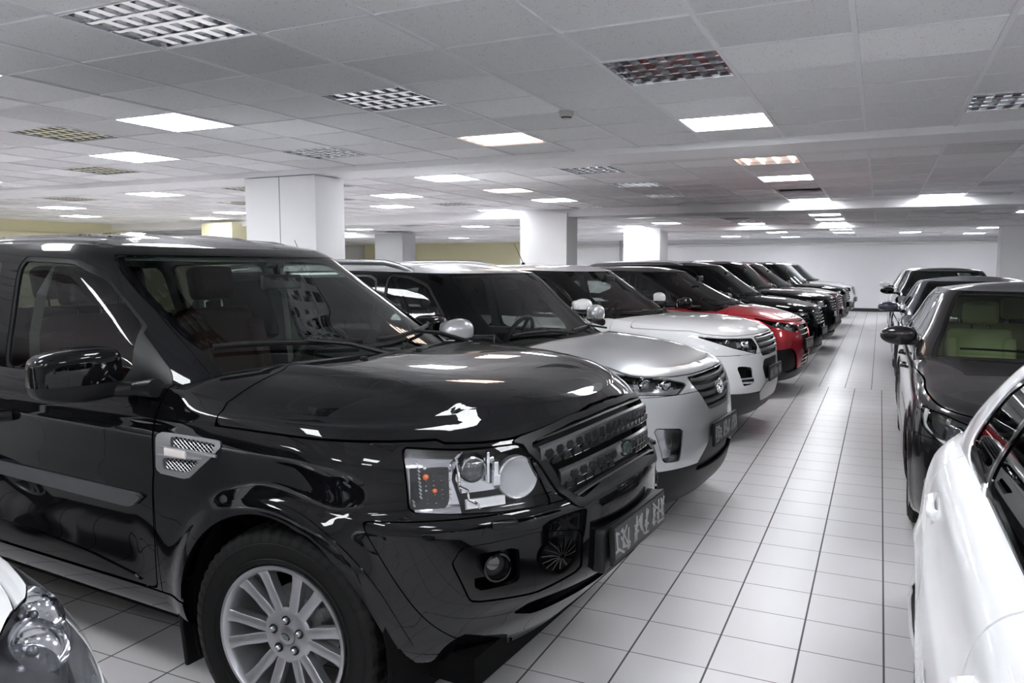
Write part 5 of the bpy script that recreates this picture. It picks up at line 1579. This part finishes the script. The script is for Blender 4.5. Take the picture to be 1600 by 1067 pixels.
BLK2 = paint('black car paint plain', (.0015, .0015, .002), 0, .3)
DGRY = paint('dark graphite paint', (.012, .012, .014), .5, .3, flake=.3)
DRED = paint('dark red metallic paint', (.075, .004, .010), .35, .3, flake=.3)
PEAR = paint('pearl white paint', (.62, .62, .64), .1, .3)
def row_car(label, loc, pm, zh, zr, cowl, wtop, seed, barm=CHROME, clad=None, hl=None, res=.42, rails=None, foglamp=True, **kw):
    S = gspec('suv', label, loc, -4.3, pm, zh=zh, zr=zr, cowl=cowl, wtop=wtop, res=res, ra=.40, tyre=(.36, .22, .235), axz=.355, **kw)
    S['zhood'] = zh+.01; S['zbump'] = zh-.16
    h = hl or [(.36, -.91, zh+.0), (.48, -.86, zh-.15), (.72, -.58, zh-.16), (.78, -.44, zh-.13), (.76, -.48, zh-.02)]
    S['lamps'] = [('headlight', m_dg(dgp(h), 45, .2, .04), dict(depth=.06, rim=GLOSSBK))]
    S['cuts'] = [('grille_opening', m_yz([(-.2, zh-.01), (.36, zh-.015), (.40, zh-.06), (.33, zh-.24), (-.2, zh-.25)], .3, .04), BLACKPL, 'S', .003, .04, -.03),
                 ('lower_intake', m_yz([(-.2, .50), (.42, .50), (.50, .36), (-.2, .34)], .3, .04), BLACKPL, 'S', .003, .03, -.02),
                 ('fog_recess', m_yz([(.58, .50), (.76, .50), (.74, .40), (.60, .39)], .3, .06), BLACKPL, 'RL', .003, .03, -.02)]
    side_graphics(S, clad=clad or [(-3.5, .36), (.84, .36)], cladm=BLACKPL)
    finish_car(S, mirror=((-.50, -1.02, 1.14), (.08, .12, .08), -.4), plate_z=.58, plate_seed=seed, rails=rails)
    grille_bars(S, (zh-.06, zh-.11, zh-.16, zh-.21), (.36, .36, .34, .32), barm, .018)
    return S
row_car('black SUV with chrome-barred grille parked just beyond the bright red car', (-1.66, 13.2), BLK2, .93, 1.66, -.10, -.78, 41, rails=(-2.9, -1.2, .05), nose=.88, zc=1.12, zb=1.04)
row_car('black SUV with large clear headlight and flat bonnet, second beyond the bright red car', (-1.62, 16.2), DGRY, .99, 1.70, -.32, -.86, 42, nose=.88, zc=1.16, zb=1.08)
row_car('dark red SUV between the black SUV with large clear headlight and the far dark SUV', (-1.62, 19.1), DRED, .95, 1.70, -.22, -.95, 43, rails=(-2.9, -1.3, .05), nose=.88, zc=1.12, zb=1.05)
row_car('dark SUV near the far white wall, just beyond the dark red SUV', (-1.60, 23.0), BLK2, .97, 1.72, -.25, -.85, 44, nose=.88, zc=1.14, zb=1.06)
row_car('pearl white SUV last in the left row by the far white wall', (-1.56, 26.7), PEAR, .97, 1.72, -.25, -.85, 45, nose=.88, zc=1.14, zb=1.06)

# ---------------------------------------------------------------- right row, facing the camera
AUD = paint('graphite metallic paint', (.022, .021, .023), .65, .27, flake=.5)
CHR = CHROME
def sedan(label, loc, rz, pm, res=.7, intm=None, trim=CHROME, **kw):
    a = dict(W=.935, nose=.905, tail=-4.00, wb=2.91, zg=.16, zh=.78, zb=.90, zc=.975, zr=1.45, cowl=-.52, cbow=.26, wtop=-1.22, wr=.60, lean=.03, lf=.66,
             rtail=-3.0, deck=-3.15, crown=[(-4.0, .98), (-3.6, 1.02), (-3.2, 1.03), (-1.0, 1.0), (-.5, .985), (0, .945), (.4, .89), (.65, .835), (.76, .80)])
    a.update(kw); a['res'] = res
    S = gspec('sedan', label, loc, rz, pm, **a)
    S['gh'] = [(*g[:5], x, *g[6:]) for g, x in zip(S['gh'], (-3.62, -3.60, -3.38, -3.08, -3.0))] if a['deck'] is not None and not kw.get('keepgh') else S['gh']
    S['zhood'] = S['k']['zb']*0+a['zh']+.005; S['zbump'] = .64
    S['cabin'] = dict(xd=a['cowl']-.62, zd=a['zb']+.03, rows=[(a['cowl']-1.28, (-.37, .37)), (a['cowl']-2.12, (-.40, 0, .40))], zs=.17, ss=.97, seatm=intm or INTB)
    S['tyre'] = (.335, .235, .232); S['axz'] = .33; S['ra'] = .365
    return S
S5 = sedan('graphite sedan with olive beige seats facing the camera behind the near white car', (1.125, 5.36), -90, AUD, res=.95, intm=INTBEIGE, deck=-3.45, wsm=GL_WS, wbf=.955, wr=.655, zc=.99, zr=1.46, rim=dict(spokes=10, pair=0, sw=(.026, .022)))
S5['lamps'] = [('headlight', m_dg(dgp([(.40, -.90, .79), (.46, -.88, .69), (.66, -.72, .605), (.80, -.48, .585), (.83, -.40, .60), (.815, -.44, .655), (.78, -.52, .715), (.60, -.80, .775)]), 45, .2, .04), dict(depth=.06, rim=GLOSSBK))]
S5['cuts'] = [('grille_opening', m_yz([(-.2, .74), (.38, .735), (.43, .69), (.36, .42), (.30, .36), (-.2, .35)], .3, .05), BLACKPL, 'S', .003, .05, -.04),
  ('lower_intake', m_yz([(.46, .45), (.72, .42), (.80, .37), (.74, .27), (.44, .26)], .3, .06), BLACKPL, 'RL', .003, .05, -.03)]
side_graphics(S5, (-.62, -1.72, -2.62), hood_edge=[(-.6, .905), (-.3, .90), (.3, .845), (.6, .795), (.9, .765)], hx0=-.55, trimm=CHROME,
   win=[[(-1.68, .965), (-.99, .955), (-1.02, 1.02), (-1.33, 1.27), (-1.52, 1.335), (-1.74, 1.365)], [(-2.55, .975), (-1.79, .965), (-1.82, 1.365), (-2.50, 1.345)], [(-3.05, 1.0), (-2.61, .98), (-2.57, 1.335), (-2.75, 1.29)]])
finish_car(S5, mirror=((-1.06, -.985, 1.07), (.075, .125, .072), -.9), handles=((-1.55, .80), (-2.40, .82)), plate_z=.50, plate_seed=51)
gA = S5['_headlight']; pA = lambda s: s.P[:, 0]*math.cos(R(45))+s.P[:, 1]*math.sin(R(45))
p0A = pA(gA).min(); 
for sd, wl in zip((-1, 1), S5['o_headlight']):
    lo_ = lambda s: np.interp(pA(s), [p0A, p0A+.06, p0A+.17, p0A+.36], [.72, .66, .615, .60])
    drl = gA.keep(lambda s: s.P[:, 2]-(lo_(s)+.035), lambda s: -(s.P[:, 2]-(lo_(s)+.004)))
    emit(drl, 'light_guide', mat('pale light guide', (.75, .76, .78), .2, coat=1), wl, 'R' if sd < 0 else 'L', -.014, .012)
    drl = gA.keep(lambda s: pA(s)-(p0A+.045), lambda s: p0A+.018-pA(s), lambda s: .66-s.P[:, 2])
    emit(drl, 'light_guide', mat('pale light guide'), wl, 'R' if sd < 0 else 'L', -.014, .012)
grille_bars(S5, (.70, .64, .58, .44, .40), (.38, .38, .37, .33, .32), CHROME, .010)
emit(S5['tubg'].keep(m_yz([(.44, .255), (.74, .262), (.82, .30), (.86, .40), (.83, .47), (.815, .44), (.78, .35), (.70, .30), (.45, .285)], .3, .05)), 'bumper_blade', SATIN, S5['root'], 'RL', .008, .015)
emit(S5['tubg'].keep(m_and(m_xz([(-.55, .27), (-2.45, .27), (-2.45, .30), (-.55, .30)], 0))), 'sill_strip', SATIN, S5['root'], 'RL', .012, .02)

DBLU = paint('dark blue grey paint', (.05, .055, .075), .6, .28, flake=.4)
def far_sedan(label, loc, pm, seed, **kw):
    S = sedan(label, loc, -90, pm, res=.5, **kw)
    z = S['zhood']; d = z-.785
    S['lamps'] = [('headlight', m_dg(dgp([(.40, -.90, .80+d), (.50, -.86, .68+d), (.80, -.48, .60+d), (.82, -.42, .66+d), (.62, -.78, .775+d)]), 45, .2, .04), dict(depth=.06, rim=GLOSSBK))]
    S['cuts'] = [('grille_opening', m_yz([(-.2, .74+d), (.38, .735+d), (.42, .69+d), (.36, .50+d), (-.2, .48+d)], .3, .05), BLACKPL, 'S', .003, .05, -.04)]
    zb = S['k']['zb']; zz = S['k']['zz']; c = S['k']['cowl']
    side_graphics(S, (-.62, -1.72, -2.62), hood_edge=[(-.6, zb), (.3, zb*.5+z*.5+.01), (.9, z-.01)], hx0=c-.03, trimm=CHROME,
        win=[[(-1.68, zb+.065), (c-.45, zb+.055), (c-.48, zb+.11), (S['k']['wtop']-.12, zz-.09), (S['k']['wtop']-.3, zz-.04), (-1.74, zz-.02)], [(-2.55, zb+.07), (-1.79, zb+.065), (-1.82, zz-.02), (-2.50, zz-.03)], [(-3.0, zb+.10), (-2.61, zb+.08), (-2.57, zz-.04), (-2.75, zz-.09)]])
    finish_car(S, mirror=((c-.52, -1.03, zb+.14), (.075, .125, .07), -.7), plate_z=.48, plate_seed=seed)
    return S
far_sedan('dark blue grey sedan parked behind the graphite sedan', (1.14, 10.65), DBLU, 52)
far_sedan('black high-roofed car behind the dark blue grey sedan', (1.16, 15.9), BLK2, 53, zr=1.56, zb=.98, zc=1.06, zh=.86, crown=[(-4.0, 1.05), (-1.0, 1.09), (-.5, 1.07), (0, 1.03), (.4, .97), (.65, .91), (.76, .88)])
far_sedan('white high-roofed car last in the right row near the far wall', (1.14, 21.2), WHT, 54, zr=1.56, zb=1.0, zc=1.08, zh=.88, crown=[(-4.0, 1.07), (-1.0, 1.11), (-.5, 1.09), (0, 1.05), (.4, .99), (.65, .93), (.76, .90)])

# near white sedan on the right: its right rear quarter fills the lower right corner
S6 = sedan('nearest white sedan on the right, cropped, with its chrome-edged side window', (1.085, -.10), -90, WHT, res=1.0, wsm=GL_WSD,
   tail=-3.84, wb=2.88, lr=.95, er=2.5, zb=.935, zc=1.0, zr=1.44, W=.940, wr=.60, winm=None, rim=dict(spokes=10, pair=0, sw=(.03, .024)), crown=[(-3.9, 1.02), (-3.55, 1.06), (-3.2, 1.08), (-1.0, 1.05), (-.5, 1.01), (0, .95), (.4, .89), (.65, .835), (.76, .80)])
S6['gh'] = [([(-3.7, .95), (-.8, .93), (-.5, .97)], .835, -.47, .42, 2.5, -3.55, .6, 2.6), ([(-3.7, 1.03), (-2.8, 1.0), (-.8, .985), (-.5, 1.0)], .825, -.52, .42, 2.5, -3.52, .6, 2.6),
   ([(-3.7, 1.20), (-.8, 1.19)], .735, -.84, .40, 2.6, -3.36, .55, 2.8), ([(-3.4, 1.32), (-1.5, 1.345), (-.8, 1.33)], .635, -1.165, .36, 2.7, -3.12, .4, 3), ([(-3.2, 1.345), (-1.6, 1.382), (-.8, 1.365)], .60, -1.22, .34, 2.7, -3.02, .35, 3)]
S6['lamps'] = [('headlight', m_dg(dgp([(.40, -.90, .80), (.50, -.86, .68), (.80, -.48, .60), (.82, -.42, .66), (.62, -.78, .775)]), 45, .2, .04), dict(depth=.06, rim=GLOSSBK))]
S6['trim2'] = (.026, GLOSSBK)
S6['cuts'] = [('grille_opening', m_yz([(-.2, .72), (.38, .72), (.42, .66), (.34, .50), (-.2, .48)], .3, .05), BLACKPL, 'S', .003, .05, -.04)]
S6['cuts'].append(('handle_recess', m_xz([(-2.70, .845), (-2.70, .925), (-2.50, .925), (-2.50, .845)], .28), WHT, 'RL', 0, .012, -.012))
side_graphics(S6, (-.62, -1.62, -2.80), hood_edge=[(-.6, .93), (.3, .86), (.9, .775)], hx0=-.55, trimm=CHROME,
   win=[[(-1.56, .995), (-.99, .99), (-1.02, 1.05), (-1.33, 1.27), (-1.52, 1.325), (-1.62, 1.345)], [(-2.38, 1.015), (-1.66, .998), (-1.70, 1.35), (-2.42, 1.325)], [(-2.80, 1.045), (-2.44, 1.018), (-2.47, 1.322), (-2.66, 1.285), (-2.78, 1.20)]])
finish_car(S6, mirror=((-1.00, -1.03, 1.03), (.075, .12, .068), -.6), handles=((-1.45, .88),), plate_z=.48, plate_seed=61)
# recessed pull of the rear door
for sd in (-1, 1):
    y = abs(side_pt(S6['bv'], -2.60, .885)[0].y)
    b = MB(); b.tube([(-2.705, sd*(y-.006), .884), (-2.68, sd*(y+.008), .884), (-2.52, sd*(y+.012), .888), (-2.495, sd*(y-.002), .888)], .013, 10, flat=1.2); b.build('door_handle', WHT, S6['root'])

# near white hatchback, lower left corner: bonnet and long headlight
S0 = gspec('hatchback', 'white hatchback in the lower left corner, its long clear headlight showing', (-2.03, .43), -4.3, WHT, W=.86, nose=.82, tail=-3.35, wb=2.57, zg=.17, zh=.66, zb=.86, zc=.96, zr=1.45,
   cowl=-.55, cbow=.22, wtop=-1.3, wr=.60, lean=.06, lf=.72, ef=2.2, res=1.1, crown=[(-3.4, .98), (-.7, 1.0), (-.5, .97), (0, .92), (.4, .82), (.62, .73), (.70, .69)])
S0['tyre'] = (.30, .19, .20); S0['axz'] = .295; S0['ra'] = .335; S0['wy'] = .78; S0['yw'] = .79; S0['zhood'] = .67; S0['zbump'] = .56
S0['cuts'] = [('grille_opening', m_yz([(-.2, .64), (.32, .63), (.36, .59), (.28, .52), (-.2, .51)], .3, .05), BLACKPL, 'S', .003, .05, -.04)]
hl0 = soft([(-.45, .845), (-.13, .815), (.0, .785), (.10, .76), (.17, .72), (.25, .64), (.40, .52), (.60, .42), (.72, .36), (.85, .55), (.70, .95), (-.1, .95), (-.45, .87)], .10)
S0['lamps'] = [('headlight', m_f(lambda x, y, z, t, l: np.maximum(sd_poly(x, y, hl0), np.interp(x, [-.5, -.3, .2, .5, .75], [.80, .765, .655, .60, .575])-z)), dict(depth=.055, house=mat('smoky lamp bowl', (.16, .165, .18), .22, .7), rim=mat('smoky lamp bowl')))]
side_graphics(S0, (-.75, -1.6, -2.3), hood_edge=[(-.9, .86), (-.3, .872), (.2, .80), (.5, .735), (.82, .66)], hx0=-.62)
finish_car(S0, mirror=((-1.12, -.97, 1.0), (.075, .11, .07), -.7), plate_z=.42, plate_seed=71, lampkit=False)
for sd, wl in zip((-1, 1), S0['o_headlight']):
    g = S0['_headlight']
    for nm, (x, y), rr in (('round_beam', (.15, .775), .072), ('round_beam', (.31, .68), .072)):
        p, n = top_pt(S0['bv'], x, sd*y)
        if p is None: continue
        nn = Vector((n.x+.35, n.y*.7, n.z*.8)).normalized()
        b = MB(); b.M = frame_at(p-n*.050, nn)
        b.lathe([(rr, -.02), (rr, .016), (rr*.965, .022), (rr*.93, .012), (rr*.80, -.006), (rr*.5, -.02), (.016, -.024)], 48); b.build(nm, REFLECTOR, wl)
        b = MB(); b.ball(p-n*.050+nn*-.004, .014); b.build('bulb', mat('smoky lamp bowl', (.16, .165, .18), .25, .6), wl)
    for k, (x, y) in enumerate(((-.02, .80), (-.12, .82))):
        p, n = top_pt(S0['bv'], x, sd*y)
        if p: b = MB(); b.ball(p-n*.035, .012); b.build('bulb', AMBER if k else CHROME, wl)

# ------------------------------------------------------------------ small things of the room
t = thing('smoke_detector', 'small round smoke detector on the ceiling tiles in the nearest bay', 'detector', (-1.96, 5.04, CZ))
b = MB(); b.lathe([(0, -.045), (.025, -.044), (.035, -.035), (.045, -.030), (.050, -.012), (.050, .004)], 28); b.build('body', mat('cream plastic', (.55, .55, .50), .5), t)
b = MB(); b.lathe([(.030, -.041), (.038, -.034)], 28); b.build('sensor_ring', BLACKPL, t)
p = MB(); p.tube([(-12.0, 30.40, 2.42), (BX[1], 30.40, 2.42)], .05, 10)
tag(p.build('pipe', mat('pale pipe paint', (.6, .6, .58), .5)), 'long pale pipe running along the far wall under the ceiling', 'pipe')
p = MB(); p.tube([(-17.1, -3.0, 2.30), (-17.1, 13.9, 2.30)], .06, 10)
tag(p.build('pipe', mat('pale yellow pipe paint', (.62, .60, .42), .5)), 'thick pale yellow pipe along the left wall below the ceiling', 'pipe')
p = MB(); p.tube([(-9.3, 29.9, 0), (-9.3, 29.9, CZ)], .05, 10)
tag(p.build('pipe', mat('grey pipe paint', (.3, .3, .3), .5)), 'vertical grey pipe by the far wall left of the second column', 'pipe')
p = MB(); p.box((-8.55, 30.44, 1.72), (.75, .05, .16), bev=.01)
tag(p.build('fire_sign', mat('red sign paint', (.45, .02, .03), .4)), 'small red sign on the far wall above the parked cars', 'sign')
